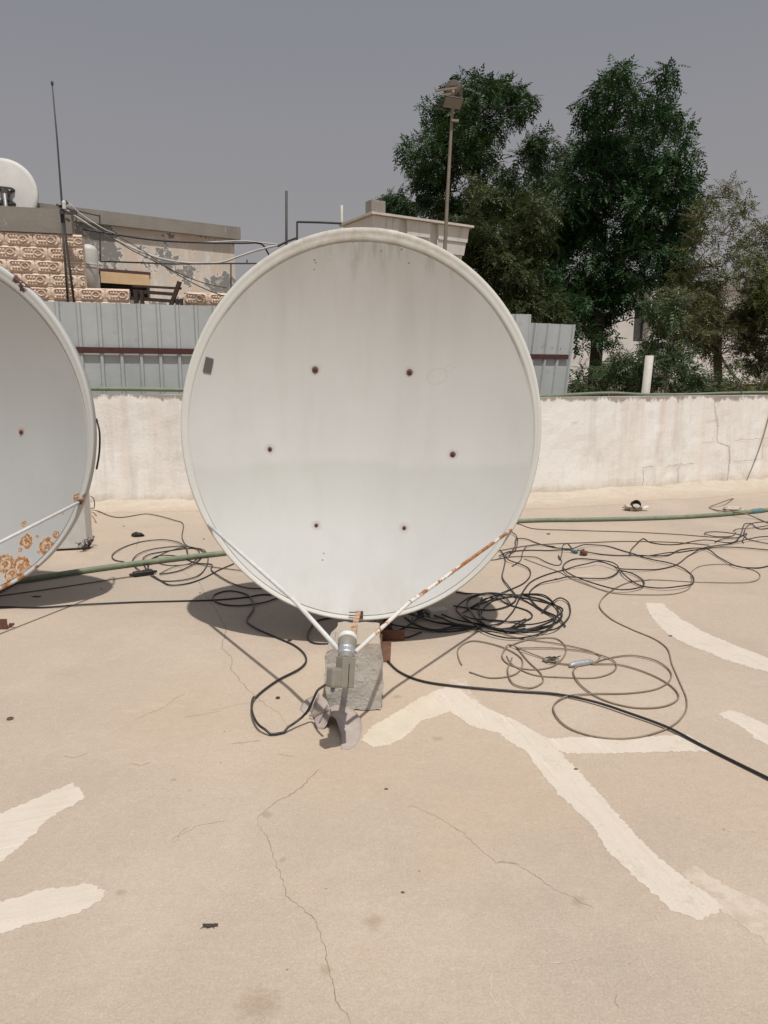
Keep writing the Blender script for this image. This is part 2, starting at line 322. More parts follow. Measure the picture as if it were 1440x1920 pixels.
for P_, m_ in (([(120,1363),(138,1362),(155,1366)], 0), ([(120,1418),(142,1421),(165,1411)], 1), ([(243,1433),(262,1435),(283,1430)], 1), ([(345,1345),(380,1341),(415,1333)], 1), ([(430,1395),(462,1392),(490,1387)], 1), ([(520,1415),(535,1416),(552,1419)], 1), ([(885,1535),(900,1528),(915,1531)], 0), ([(1045,1700),(1052,1712),(1062,1727)], 0), ([(1208,1802),(1216,1818),(1226,1838)], 0), ([(1272,1515),(1281,1528),(1292,1541)], 0), ([(1265,1557),(1272,1563),(1268,1567)], 0), ([(180,1428),(190,1430),(200,1428)], 0), ([(60,1865),(68,1880),(78,1862)], 0), ([(196,1755),(200,1765),(203,1770)], 0), ([(955,1880),(975,1900),(990,1915)], 0), ([(1160,1865),(1150,1880),(1158,1890)], 1), ([(770,1628),(757,1620),(760,1612)], 0), ([(1400,1478),(1412,1480),(1425,1482)], 0)):
    ck(P_, .0045 if not m_ else .0035, M_crackl if not m_ else None, .0006)
ck([(250,1350),(300,1330),(345,1300)], .003); ck([(395,1332),(445,1322),(500,1312)], .0025)
# ------------------------------------------------------------------ parapet walls
A0 = atz(-700, 964, 0); 
WL = [Vector((-9, 6.5, 0)), atz(180, 949), atz(690, 939)]
WR = [atz(690, 939), atz(993, 934), atz(1440, 904), None]; d = (WR[2]-WR[1]).normalized(); WR[3] = WR[2]+d*5
def parapet(line, label, top, t=.16):
    mid = line[1]; r = thing('parapet_wall', (mid.x, mid.y, 0), label, 'wall', None)
    V = []; Fc = []; m = []; P = []
    for i in range(len(line)-1):
        k = max(1, int((line[i+1]-line[i]).length/.06)); P += [line[i].lerp(line[i+1], j/k) for j in range(k)]
    P.append(line[-1]); n = len(P); rows = 14
    for i, p in enumerate(P):
        t_ = (P[min(i+1, n-1)]-P[max(i-1, 0)]).normalized(); nr = Vector((t_.y, -t_.x, 0))
        for k in range(rows+1):
            z = -.05+(top+.05)*k/rows; q = p+Vector((0, 0, z))
            q = q+nr*(.010*mnoise.noise(Vector((p.x*2, p.y*2, z*2.2)))+.004*mnoise.noise(q*9))
            if k == rows: q.z += .010*mnoise.noise(p*3)+.006*mnoise.noise(p*14)
            V.append(q)
        V.append(p-nr*t+Vector((0, 0, top+.004))); V.append(p-nr*t+Vector((0, 0, ZG+.03)))
    C = rows+3
    for i in range(n-1):
        for k in range(C-1): Fc.append((i*C+k, (i+1)*C+k, (i+1)*C+k+1, i*C+k+1))
    Fc += [tuple(range(C))[::-1], tuple((n-1)*C+k for k in range(C))]
    mesh('wall_face', V, Fc, M_wall if top < 1.15 else M_wall2, r)
    # rounded mortar cove at the foot
    V = []; Fc = []
    for i, p in enumerate(P):
        t_ = (P[min(i+1, n-1)]-P[max(i-1, 0)]).normalized(); nr = Vector((t_.y, -t_.x, 0))
        w = (.66 if top < 1.15 else .42)+.10*mnoise.noise(p*2.0)+.05*mnoise.noise(p*9)+.03*mnoise.noise(p*25); h = .048+.022*mnoise.noise(p*4)+.016*mnoise.noise(p*15)
        for (a, z) in ((-.03, h+.02), (.035, h), (.35*w, h*.60+.008*mnoise.noise(p*17)), (.7*w, h*.28+.006*mnoise.noise(p*13)), (w, .001)):
            V.append(p+nr*a+Vector((0, 0, z)))
    for i in range(n-1):
        for k in range(4): Fc.append((i*5+k, i*5+k+1, (i+1)*5+k+1, (i+1)*5+k))
    mesh('mortar_cove', V, Fc, M_cove, r, True)
    return r
pl = parapet(WL, 'whitewashed low roof wall seen between the two big satellite dishes', 1.165)
pr = parapet(WR, 'streaked and cracked whitewashed roof wall to the right of the large centre dish', 1.125)
nR = Vector(((WR[2]-WR[1]).normalized().y, -(WR[2]-WR[1]).normalized().x, 0))
onR = lambda px, py: onplane(px, py, WR[1], nR)
def wck(P, w=.006): crack(P, w, M_crack, pr, 'crack', .009, onR, .010, nR)
wck([(1338,752),(1341,770),(1345,792),(1344,826),(1352,832),(1366,836),(1368,858),(1363,905)], .010)
wck([(993,933),(1060,927),(1130,921),(1200,917),(1280,911),(1360,906),(1440,903)], .009)
wck([(1205,878),(1206,895),(1203,915)], .007); wck([(1203,877),(1225,874)], .006); wck([(1251,873),(1302,869)], .007); wck([(1272,870),(1270,913)], .006)
wck([(1372,826),(1400,824),(1440,822)], .006); wck([(1372,866),(1425,861)], .006); wck([(1430,824),(1428,862)], .006); wck([(1315,829),(1340,828)], .005); wck([(1070,793),(1084,792)], .006); wck([(1322,790),(1345,788)], .005)
ck2 = lambda P, w: crack(P, w, M_crack, pl, 'crack', .009, lambda px, py: onplane(px, py, WL[1], Vector((.19, -.98, 0)).normalized()), .012, Vector((.19, -.98, 0)).normalized())
ck2([(180,949),(240,946),(292,945),(330,937),(365,930)], .012)
# ------------------------------------------------------------------ satellite dishes
def frame(yaw, tilt):
    cs, sn = math.cos(yaw), math.sin(yaw); n0 = Vector((sn, -cs, 0)); Z = Vector((0, 0, 1))
    return Vector((cs, sn, 0)), Z*math.cos(tilt)-n0*math.sin(tilt), n0*math.cos(tilt)+Z*math.sin(tilt)
class Dish:
    def __init__(s, c, a, b, depth, yaw, tilt):
        s.c = Vector(c); s.a, s.b, s.depth = a, b, depth; s.ex, s.ev, s.n = frame(yaw, tilt)
    def pt(s, u, v, w=0): return s.c+s.ex*u+s.ev*v+s.n*w
    def lipw(s, th): return .026+.046*((1+math.sin(th))/2)**1.3
    def h(s, u, v):
        lw = s.lipw(math.atan2(v/s.b, u/s.a)); return -s.depth*(1-min(1.0, (u/(s.a-lw))**2+(v/(s.b-lw))**2))-.012
    def hit(s, px, py, off=0):
        """where the pixel's ray meets the reflector"""
        d = ray(px, py); lo = None
        for k in range(4000):
            q = O+d*(2.5+k*.0006); r = q-s.c; u, v, w = r.dot(s.ex), r.dot(s.ev), r.dot(s.n)
            if w <= s.h(u, v)+off: return q
        return q
    def normal(s, q):
        r = Vector(q)-s.c; u, v = r.dot(s.ex), r.dot(s.ev); e = 1e-3
        return (s.n-s.ex*((s.h(u+e, v)-s.h(u-e, v))/2/e)-s.ev*((s.h(u, v+e)-s.h(u, v-e))/2/e)).normalized()
    def build(s, root, mface, mrim, mback):
        N, R = 144, 40; V = []; Fc = []
        for i in range(R+1):
            f = i/R
            for k in range(N):
                th = 2*math.pi*k/N; lw = s.lipw(th); u = (s.a-lw)*math.cos(th); v = (s.b-lw)*math.sin(th)
                w = -s.depth*(1-f*f)-.012
                w += .0025*mnoise.noise(Vector((u*f*1.5, v*f*1.5, s.c.x)))   # slightly dented sheet
                V.append(s.pt(u*f, v*f, w))
        for i in range(R):
            for k in range(N):
                a, b_ = i*N+k, i*N+(k+1) % N
                Fc.append((a, b_, b_+N, a+N) if i else (a, b_+N, a+N))
        face = mesh('reflector', V, Fc, mface, root, True)
        V = []; Fc = []; prof = None
        for k in range(N):
            th = 2*math.pi*k/N; lw = s.lipw(th); c_, s_ = math.cos(th), math.sin(th)
            # inset of the ellipse, height: groove, lip roll, flat, outer bend, skirt going back
            prof = [(lw, -.012), (lw-.0015, -.0155), (lw-.004, -.0155), (lw-.007, -.008), (lw-.011, -.005), (lw*.62, -.0015), (lw*.42, -.0028), (lw*.36, -.0005), (.006, 0), (.0015, -.003), (0, -.008), (.002, -.05), (.006, -.053), (.012, -.05)]
            for ins, w in prof: V.append(s.pt((s.a-ins)*c_, (s.b-ins)*s_, w))
        m = len(prof)
        for k in range(N):
            for j in range(m-1):
                a, b_ = k*m+j, ((k+1) % N)*m+j; Fc.append((a, a+1, b_+1, b_))
        rim = mesh('rim', V, Fc, mrim, root, True)
        V = []; Fc = []                                              # back shell
        for i in range(13):
            f = i/12
            for k in range(72):
                th = 2*math.pi*k/72; V.append(s.pt((s.a-.014)*math.cos(th)*f, (s.b-.014)*math.sin(th)*f, -s.depth*(1-f*f)-.03-.02*f))
        for i in range(12):
            for k in range(72):
                a, b_ = i*72+k, i*72+(k+1) % 72; Fc.append((a, a+72, b_+72, b_) if i else (a, a+72, b_+72))
        mesh('back_shell', V, Fc, mback, root, True)
        return face, rim
def bolt(D, root, px, py, r, washer=True, rust=True):
    q = D.hit(px, py); n = D.normal(q); b = MB()
    if washer: b.lathe(q+n*.0005, [(0, r), (.0025, r*.97), (.003, r*.9)], n, 18)
    w = b.build('bolt', M_bolt2 if washer else M_bolt, root, True)
    h = MB().lathe(q+n*.0005, [(.001, r*.55), (.007, r*.52), (.009, r*.40)], n, 6); h.build('bolt_head', M_bolt, w)
    return w
T1 = math.radians(12)
D1 = Dish((-.114, 3.580, 1.100), .90, .985, .195, 0, T1)
r1 = thing('satellite_dish', (-.114, 3.75, 0), 'large off-white satellite dish in the centre with six rusty bolts and a dark sticker', 'satellite dish', 'large satellite dishes standing on the roof')
base = Vector(r1.location); loc = lambda p: tuple(Vector(p)-base)
f1 = dish_mat('dusty_white_paint', (.54, .537, .515))
z = f1.xyz()[2]
dirt = f1.math('MULTIPLY', f1.rng(z, 1.35, 2.05), f1.rng(f1.noise(9, 5, .62, sc=(1, 1, .16)), .30, .72))
f1.mix(f1.math('MULTIPLY', dirt, .62), (.375, .35, .31))
drip = f1.math('MULTIPLY', f1.rng(f1.math('ADD', z, f1.rng(f1.noise(16, 4, .6, sc=(1, 1, .02), off=(3, 0, 0)), .3, .7, -.16, .16)), 1.86, 2.02), f1.rng(f1.noise(26, 5, .7, sc=(1, 1, .06), off=(1, 0, 0)), .44, .62)); f1.mix(f1.math('MULTIPLY', drip, .45), (.27, .235, .19))
low = f1.math('MULTIPLY', f1.rng(f1.math('ADD', z, f1.rng(f1.noise(3, 3), .3, .7, -.03, .03)), .86, .90, 1, 0), f1.rng(z, .55, .88))
f1.mix(f1.math('MULTIPLY', low, .34), (.42, .43, .375))
foot = f1.math('MULTIPLY', f1.rng(z, .16, .42, 1, 0), f1.rng(f1.noise(8, 5, .65, sc=(1, 1, .12), off=(2, 0, 0)), .4, .68)); f1.mix(f1.math('MULTIPLY', foot, .5), (.42, .39, .325))
SP = [((590,487),.012),((592,493),.010),((589,505),.010),((728,458),.007),((698,452),.010),((753,468),.013),((767,493),.012),((662,455),.007),((618,488),.006),((700,1195),.01),((607,1038),.012),((605,1050),.008),((715,470),.009),((812,482),.008)]
f1.mix(f1.rng(f1.dots([(loc(D1.hit(*p)), r) for p, r in SP], f1.noise(90, 4, .8), .9), .25, .55, .75, 0), (.12, .10, .085))
BL = [(591,693),(768,698),(506,842),(849,852),(593,985),(758,990)]
f1.mix(f1.rng(f1.dots([(loc(D1.hit(*p)), .034) for p in BL], f1.noise(40, 3), .35), .25, 1.0, .5, 0), (.33, .26, .20))
SM = [((815,708),.045),((826,704),.04),((842,692),.022),((852,684),.016)]
sd_ = f1.dots([(loc(D1.hit(*p)), r) for p, r in SM], f1.noise(18, 4), .35); f1.mix(f1.math('MULTIPLY', f1.rng(sd_, .7, .82), f1.rng(sd_, .98, .86, 0, .5)), (.44, .42, .385))
f1.bump(f1.noise(1.6, 2), .05, .05)
l1 = dish_mat('dusty_white_rim_paint', (.57, .56, .515))
zt = l1.xyz()[2]
l1.mix(l1.math('MULTIPLY', l1.rng(zt, 1.75, 2.07), l1.rng(l1.noise(18, 6, .72), .36, .60, 0, .75)), (.38, .33, .255))
l1.mix(l1.rng(l1.noise(90, 5, .8), .66, .72, 0, .8), (.20, .15, .11))
chips = [(loc(aty(*p, 3.58)), r) for p, r in [((352,712),.03),((356,690),.018),((362,668),.012),((388,978),.03),((383,968),.02),((962,992),.03),((956,998),.02)]]
rust_over(l1, l1.rng(l1.dots(chips, l1.noise(55, 4, .75), .8), .35, .6, 1, 0))
M_back = plain('grey_painted_back', (.40, .39, .37), .7).m
D1.build(r1, f1.m, l1.m, M_back)
for (px, py), r in zip(BL, (.017, .017, .0115, .016, .010, .0105)): bolt(D1, r1, px, py, r)
# sticker
P = [(386,669),(400.5,673.5),(395,700),(380,697)]
q = [D1.hit(*p) for p in P]; nn = D1.normal(q[0]); V = []; Fc = []
for i in range(5):
    for j in range(5):
        V.append(q[0].lerp(q[1], i/4).lerp(q[3].lerp(q[2], i/4), j/4))
V = [v+nn*.0065 for v in V]+[v+nn*.0015 for v in V]
for i in range(4):
    for j in range(4):
        a = i*5+j; Fc += [(a, a+1, a+6, a+5), (25+a, 25+a+5, 25+a+6, 25+a+1)]
mesh('sticker', V, Fc, M_stick, r1)['label'] = 'dark grey rectangular sticker near the left edge'
# feed: arms, horn, LNB
LN = atz(650, 1218, .375)
aim = (D1.c+D1.ev*-.25-LN).normalized()
def rimpt(D, px, py, w=.004):
    q = onplane(px, py, D.c, D.n); return q+D.n*w
la, ra = rimpt(D1, 392, 984), rimpt(D1, 958, 994)
hub = LN+aim*.012
MB().tube([la, la.lerp(hub, .35), la.lerp(hub, .7), atz(636, 1219, .37)], .0088, 10).build('support_arm', M_white, r1, True)
o = MB().tube([ra, ra.lerp(hub, .35), ra.lerp(hub, .7), atz(667, 1222, .37)], .0080, 10).build('support_arm', M_rusty_tube, r1, True); o['label'] = 'support arm with rusting paint'
bt = rimpt(D1, 672, 1148, .006); bt2 = atz(655, 1208, .40)
MB().beam(bt, bt2+Vector((0, 0, -.012)), .024, .012).build('lower_support_arm', M_flake, r1)
br = MB(); br.beam(bt+Vector((-.045, -.01, .004)), bt+Vector((.02, -.01, .004)), .004, .004); br.beam(bt+Vector((-.045, -.015, -.012)), bt+Vector((.02, -.015, -.012)), .004, .004); br.box(bt+Vector((.006, -.006, -.01)), D1.ex, D1.ev, D1.n, .018, .018, .006); br.build('arm_clamp', M_rust, r1)
e1 = aim.cross(Vector((0, 0, 1))).normalized(); e2 = e1.cross(aim).normalized()
ln = MB().lathe(LN, [(-.055, .0235), (-.05, .026), (.0, .027), (.006, .031), (.03, .0325), (.042, .0325)], aim, 24).build('feed_horn', M_grey, r1, True)
MB().lathe(LN, [(.0425, .0345), (.060, .0345), (.064, .032), (.066, .02)], aim, 24).build('horn_cap', M_cap, ln, True)
MB().lathe(LN, [(-.033, .0268), (-.028, .0295), (-.012, .0290), (-.006, .0310), (.004, .0288), (.0055, .0278)], aim, 24).build('tape_wrap', M_tape, ln)
def bevel_box(name, c, ex, ey, ez, hx, hy, hz, m, parent, bev=.004, seg=2):
    b = MB().box(c, ex, ey, ez, hx, hy, hz); o = b.build(name, m, parent)
    bm = bmesh.new(); bm.from_mesh(o.data); bmesh.ops.recalc_face_normals(bm, faces=bm.faces); bmesh.ops.bevel(bm, geom=bm.edges[:], offset=bev, segments=seg, affect='EDGES', profile=.6); bm.to_mesh(o.data); bm.free(); return o
dn = -aim
ew = Vector((.93, -.36, 0)); ew = (ew-dn*ew.dot(dn)).normalized(); eu = ew.cross(dn).normalized()
dnb = (dn*.40+Vector((-.06, 0, -.92))).normalized(); ew = Vector((-.80, -.60, 0)); ew = (ew-dnb*ew.dot(dnb)).normalized(); eu = ew.cross(dnb).normalized()
hc = LN-aim*.046+dnb*.044
o = bevel_box('lnb_housing', hc, ew, eu, dnb, .026, .0235, .052, M_grey, r1, .004)
bevel_box('lnb_arm', hc+dnb*.0185+ew*.0415, ew, eu, dnb, .022, .0220, .0335, M_grey, o, .009, 2)
MB().box(hc+eu*.0238+dnb*.01, ew, dnb, eu, .0012, .040, .0006).build('seam', M_black, o)
MB().lathe(hc+dnb*.052+ew*.045, [(-.004, .008), (.012, .0075), (.016, .006)], dnb, 12).build('socket', M_galv, o, True)
# mount behind: mast, back plate, steel feet
mt = MB(); mt.lathe((-.11, 4.06, .04), [(0, .045), (1.05, .045)], Vector((0, 0, 1)), 18); mt.build('mast', M_galv, r1, True)
mt = MB()
for sx_ in (-.25, .25): mt.beam(D1.pt(sx_, -.45, -.275), D1.pt(sx_, .45, -.275), .05, .04)
for sv in (-.2, .2): mt.beam(D1.pt(-.27, sv, -.317), D1.pt(.27, sv, -.317), .05, .04)
mt.beam(D1.pt(0, -.2, -.325), (-.11, 4.03, .92), .09, .06); mt.build('back_bracket', M_galv, r1)
def angle_iron(b, a, c, w=.05, t=.005):
    a, c = Vector(a), Vector(c); d = (c-a).normalized(); sd = d.cross(Vector((0, 0, 1))).normalized()
    b.beam(a+Vector((0, 0, t/2+.001)), c+Vector((0, 0, t/2+.001)), w, t); b.beam(a+sd*(w/2-t/2)+Vector((0, 0, w/2+t)), c+sd*(w/2-t/2)+Vector((0, 0, w/2+t)), t, w-t)
p = atz(758, 1204); b = MB(); angle_iron(b, (-.20, p.y+.02, 0), (p.x, p.y+.05, 0), .055); b.build('base_rail', M_rust, r1)
p = atz(722, 1242); b = MB(); angle_iron(b, (p.x+.02, p.y+.75, .0), (p.x, p.y, .0), .05); b.build('base_rail', M_rust, r1)
b = MB(); angle_iron(b, (-.42, 4.05, 0), (.24, 4.05, 0), .055); b.build('base_rail', M_rust, r1)
b = MB(); b.box((-.11, 4.06, .025), Vector((1, 0, 0)), Vector((0, 1, 0)), Vector((0, 0, 1)), .12, .12, .02); b.build('base_plate', M_rust, r1)

# second dish, left, cut by the frame
T2 = math.radians(2.5)
D2 = Dish((-2.512, 3.965, 1.052), .908, .99, .18, 0, T2)
r2 = thing('satellite_dish', (-2.512, 4.15, 0), 'grey-white satellite dish at the left edge with rust blooms along its lower rim', 'satellite dish', 'large satellite dishes standing on the roof')
base2 = Vector(r2.location); loc2 = lambda p: tuple(Vector(p)-base2)
f2 = dish_mat('aged_white_paint', (.43, .44, .437), streak=.5)
RS = [((50,1015),.042),((88,1025),.052),((105,1002),.022),((45,982),.018),((38,1031),.014),((10,1058),.060),((40,1062),.060),((22,1076),.052),((-25,1050),.05),((145,935),.032),((154,938),.03),((70,1006),.010),((72,1036),.010),((118,962),.009),((54,1071),.03),((-20,1075),.06)]
w2 = f2.noise(48, 4, .75)
dd = f2.dots([(loc2(D2.hit(*p)), r) for p, r in RS], w2, .8)
ringm = f2.rng(f2.math('SINE', f2.math('MULTIPLY', dd, 10)), -.35, .15)
msk = f2.math('MULTIPLY', f2.rng(dd, .88, .98, 1, 0), f2.math('MAXIMUM', ringm, f2.rng(f2.noise(60, 5, .8, off=(3, 3, 3)), .52, .58)))
f2.mix(f2.rng(dd, .85, 1.25, .55, 0), (.60, .48, .30)); rust_over(f2, msk)
RB = [((40,810),.012)]
f2.mix(f2.rng(f2.dots([(loc2(D2.hit(*p)), .03) for p, r in RB], f2.noise(40, 3), .4), .3, .9, .85, 0), (.42, .22, .09))
l2 = dish_mat('aged_white_rim_paint', (.51, .515, .495), streak=.5)
cs_ = [(loc2(onplane(*p, D2.c-D2.n*.03, D2.n)), r) for p, r in [((36,524),.06),((48,538),.06),((24,508),.04),((55,545),.03)]]
cd = l2.dots(cs_, l2.noise(30, 4, .7), .6); l2.mix(l2.rng(cd, .55, .6, 1, 0), (.085, .035, .025))
cs_ = [(loc2(onplane(*p, D2.c, D2.n)), r) for p, r in [((152,940),.035),((158,930),.025),((40,1084),.05),((10,1096),.06),((70,1064),.03)]]
rust_over(l2, l2.rng(l2.dots(cs_, l2.noise(55, 4, .75), .8), .35, .6, 1, 0))
l2.mix(l2.rng(l2.noise(30, 6, .8), .66, .72, 0, .6), (.30, .21, .14))
D2.build(r2, f2.m, l2.m, M_back)
bolt(D2, r2, 40, 810, .013, True)
for u, v in ((-.22, .33), (.22, .33), (-.47, -.03), (-.22, -.36), (.22, -.36)):
    p = D2.pt(u, v, D2.h(u, v)); n = D2.normal(p); w_ = MB().lathe(p, [(0, .013), (.003, .012)], n, 16).build('bolt', M_bolt2, r2, True); MB().lathe(p, [(.002, .007), (.009, .005)], n, 6).build('bolt_head', M_bolt, w_)
q = rimpt(D2, 150, 941); L2 = Vector((-2.50, 2.75, .36)); e = onplane(-2, 1018, q.lerp(L2, .5), (q-L2).cross(Vector((0, 0, 1))).normalized())
e = aty(-4, 1019, 3.45); L2 = q+(e-q)*1.95
MB().tube([q, q.lerp(L2, .5), L2], .0088, 10).build('support_arm', M_white, r2, True)
MB().lathe(q+D2.n*.004, [(-.006, .014), (.004, .013), (.008, .008)], D2.n, 12).build('arm_bolt', M_bolt, r2)
q2 = D2.pt(-(q-D2.c).dot(D2.ex), (q-D2.c).dot(D2.ev), .004); MB().tube([q2, q2.lerp(L2, .5), L2], .0088, 10).build('support_arm', M_white, r2, True)
MB().beam(D2.pt(0, -.97, .004), L2, .024, .012).build('lower_support_arm', M_flake, r2)
aim2 = (D2.c-L2).normalized(); l_ = MB().lathe(L2, [(-.12, .02), (-.1, .026), (0, .027), (.006, .031), (.04, .0325)], aim2, 20).build('feed_horn', M_grey, r2, True); MB().lathe(L2, [(.041, .0345), (.06, .0345), (.066, .02)], aim2, 20).build('horn_cap', M_cap, l_, True)
mt = MB(); mt.lathe((-2.51, 4.38, .04), [(0, .045), (1.05, .045)], Vector((0, 0, 1)), 18); mt.build('mast', M_galv, r2, True)
mt = MB()
for sx_ in (-.25, .25): mt.beam(D2.pt(sx_, -.45, -.275), D2.pt(sx_, .45, -.275), .05, .04)
for sv in (-.2, .2): mt.beam(D2.pt(-.27, sv, -.317), D2.pt(.27, sv, -.317), .05, .04)
mt.beam(D2.pt(0, -.1, -.325), (-2.51, 4.35, .95), .09, .06); mt.build('back_bracket', M_galv, r2)
p = atz(19, 1177); b = MB(); angle_iron(b, (p.x-1.2, p.y, 0), (p.x, p.y, 0), .055); b.tube([(p.x-.002, p.y, .02), (p.x+.022, p.y, .02)], .007, 8); b.build('base_rail', M_rust, r2)
b = MB(); angle_iron(b, (-2.9, 4.6, 0), (-2.9, p.y+.03, 0), .055); b.build('base_rail', M_rust, r2)
b = MB(); b.abox(-2.63, -2.39, 4.26, 4.50, .002, .045); b.build('base_plate', M_rust, r2)
# ------------------------------------------------------------------ concrete chunk under the feed
def chunk():
    N = 16; V = {}; Fc = []; pts = []
    x0, x1 = atz(613, 1322).x, atz(716, 1334).x; yf = atz(665, 1331).y; hh = .285
    def P(i, j, k):
        key = (i, j, k)
        if key in V: return V[key]
        u, v, w = i/N, j/N, k/N
        x = x0+(x1-x0)*u; y = yf+.235*v; z = hh*w
        # broken corners: upper left and upper right chipped away, foot slightly undercut
        cl = max(0, .20-(u*1.0+(1-w)*.9)); cr = max(0, .26-((1-u)+(1-w)*.6)); x += cl*.06-cr*.045; z -= cl*.035+cr*.02
        x += (.022 if w > .93 and u < .2 else 0)
        y += .012*(w-.5)
        q = Vector((x, y, z)); nz = mnoise.noise_vector(q*9)*.010+mnoise.noise_vector(q*28)*.006+mnoise.noise_vector(q*70)*.0025
        edge = sum(1 for t in (u, v, w) if t in (0, 1)); q += nz*(1.0 if edge >= 2 else .45)
        q.z = max(q.z, .003+(.010*abs(mnoise.noise(Vector((u*6, v*6, 2)))) if w == 0 else 0))
        V[key] = len(pts); pts.append(q); return V[key]
    for a in range(N):
        for b_ in range(N):
            for s_ in (0, N):
                f = [(s_, a, b_), (s_, a+1, b_), (s_, a+1, b_+1), (s_, a, b_+1)]; Fc.append([P(*t) for t in (f if s_ == 0 else f[::-1])][::-1])
                f = [(a, s_, b_), (a+1, s_, b_), (a+1, s_, b_+1), (a, s_, b_+1)]; Fc.append([P(*t) for t in (f if s_ == 0 else f[::-1])])
                f = [(a, b_, s_), (a+1, b_, s_), (a+1, b_+1, s_), (a, b_+1, s_)]; Fc.append([P(*t) for t in (f if s_ == 0 else f[::-1])][::-1])
    o = mesh('concrete_block', pts, Fc, M_conc, loc=((x0+x1)/2, yf+.1, 0))
    return tag(o, 'broken grey concrete block standing under the feed of the centre dish', 'concrete block')
chunk()
# ------------------------------------------------------------------ broken plastic by the block
def sheet(rows, m, name, parent, th=.003, sub=4):
    """loft between rows of (px,py,z); smooth, with real thickness"""
    G = []
    for r in rows:
        G.append(spline([atz(*p) for p in r], .012) if len(r) > 2 else [atz(*p) for p in r])
    n = 24
    def res(L):
        d = [0]
        for i in range(1, len(L)): d.append(d[-1]+(L[i]-L[i-1]).length)
        out = []
        for k in range(n+1):
            t = d[-1]*k/n; i = max(j for j in range(len(d)) if d[j] <= t+1e-9); i = min(i, len(L)-2)
            out.append(L[i].lerp(L[i+1], (t-d[i])/max(1e-9, d[i+1]-d[i])))
        return out
    G = [res(L) for L in G]; M = []
    for i in range(len(G)-1):
        for s_ in range(sub): M.append([a.lerp(b_, s_/sub) for a, b_ in zip(G[i], G[i+1])])
    M.append(G[-1]); V = [v for r in M for v in r]; W = n+1; Fc = []
    for i in range(len(M)-1):
        for k in range(n): Fc.append((i*W+k, i*W+k+1, (i+1)*W+k+1, (i+1)*W+k))
    o = mesh(name, V, Fc, m, parent, True)
    bm = bmesh.new(); bm.from_mesh(o.data); bmesh.ops.recalc_face_normals(bm, faces=bm.faces); bmesh.ops.solidify(bm, geom=bm.faces[:], thickness=th)
    bm.to_mesh(o.data); bm.free(); return o
rp = thing('broken_plastic_pipe', atz(645, 1400), 'broken curved piece of mauve-grey plastic pipe lying in front of the concrete block', 'plastic debris')
sheet([[(607,1366,.001),(610,1352,.028),(618,1341,.046),(628,1345,.044),(635,1362,.030),(640,1382,.014),(639,1404,.002)],
       [(606,1358,.004),(613,1342,.034),(624,1334,.048),(640,1340,.044),(654,1358,.026),(662,1380,.010),(655,1405,.002)],
       [(606,1346,.008),(616,1332,.038),(634,1328,.046),(655,1334,.036),(669,1352,.020),(676,1372,.007),(668,1396,.002)],
       [(612,1330,.02),(624,1322,.04),(644,1322,.042),(664,1332,.030),(675,1346,.014),(678,1362,.006),(677,1382,.002)]], M_pvc, 'pipe_shell', rp)
rp = thing('broken_plastic_tray', atz(592, 1352), 'ribbed fragment of grey plastic tray leaning by the left foot of the concrete block', 'plastic debris')
o = sheet([[(583,1336,.012),(590,1318,.045),(597,1299,.075)], [(590,1347,.008),(603,1330,.045),(612,1312,.066)], [(589,1362,.004),(606,1366,.004),(621,1334,.058)]], M_pvc, 'tray_panel', rp, .0025)
for a, c in (((582,1335,.018),(597,1305,.075)), ((599,1352,.022),(613,1322,.066)), ((580,1343,.012),(616,1330,.060))): MB().beam(atz(*a), atz(*c), .003, .009).build('rib', M_pvc, rp)
sheet([[(563,1330,.002),(566,1320,.010),(576,1310,.018),(592,1303,.026)], [(574,1340,.002),(578,1332,.010),(586,1322,.02),(597,1312,.03)]], M_pvc, 'torn_flap', rp, .0025)
# ------------------------------------------------------------------ pipes
def on_floor(P, r): return [atz(p[0], p[1], p[2] if len(p) > 2 else r) for p in P]
PIPE = on_floor([(-120,1108),(60,1085),(170,1068),(290,1052),(425,1036),(600,1014),(800,992),(985,976),(1100,974),(1230,971),(1330,966),(1400,960),(1470,952),(1600,930)], .022)
rr = thing('hose_pipe', PIPE[2], 'dusty green hose pipe lying across the roof behind both dishes', 'pipe'); MB().tube(spline(PIPE, .1), .019, 12).build('hose', M_pipe, rr, True)
a = spline(PIPE, .02); jj = min(range(len(a)), key=lambda i: (a[i]-atz(1418, 958, .02)).length)
dj = (a[jj+1]-a[jj-1]).normalized(); MB().tube([a[jj]-dj*.10, a[jj]-dj*.05, a[jj], a[jj]+dj*.05, a[jj]+dj*.09], [.020, .026, .024, .027, .020], 12).build('joint_tape', M_teal, rr, True)
TP = [Vector((x, y, 1.165+.028)) for x, y in ((-4.2, 7.27), (-3.0, 7.53), (-2.2, 7.69), (-.3, 8.02))]
TP = [aty(168,729,7.52), aty(250,729.5,7.62), aty(340,731,7.72)]
L = [TP[0]+(TP[0]-TP[1])*2]+TP+[Vector((-.2, 8.0, 1.18))]
for v in L: v.z = max(v.z, 1.192)
RP = [aty(690, 742, 8.05), aty(1010, 743, 8.14), aty(1090, 739, 8.42), aty(1145, 737, 8.6), aty(1210, 740, 8.8), aty(1300, 739.5, 9.08), aty(1370, 737, 9.3), aty(1440, 736, 9.5), aty(1640, 732, 10.2)]
MB().tube(spline(L, .15), .022, 10).build('green_pipe', M_pipe, None, True, loc=L[1]); o = bpy.data.objects['green_pipe']; tag(o, 'thin green pipe running along the wall top between the two big dishes', 'pipe')
rr = thing('green_pipe', RP[1], 'green pipe lying along the top of the cracked wall on the right', 'pipe'); MB().tube(spline(RP, .15), .019, 10).build('tube', M_pipe, rr, True)
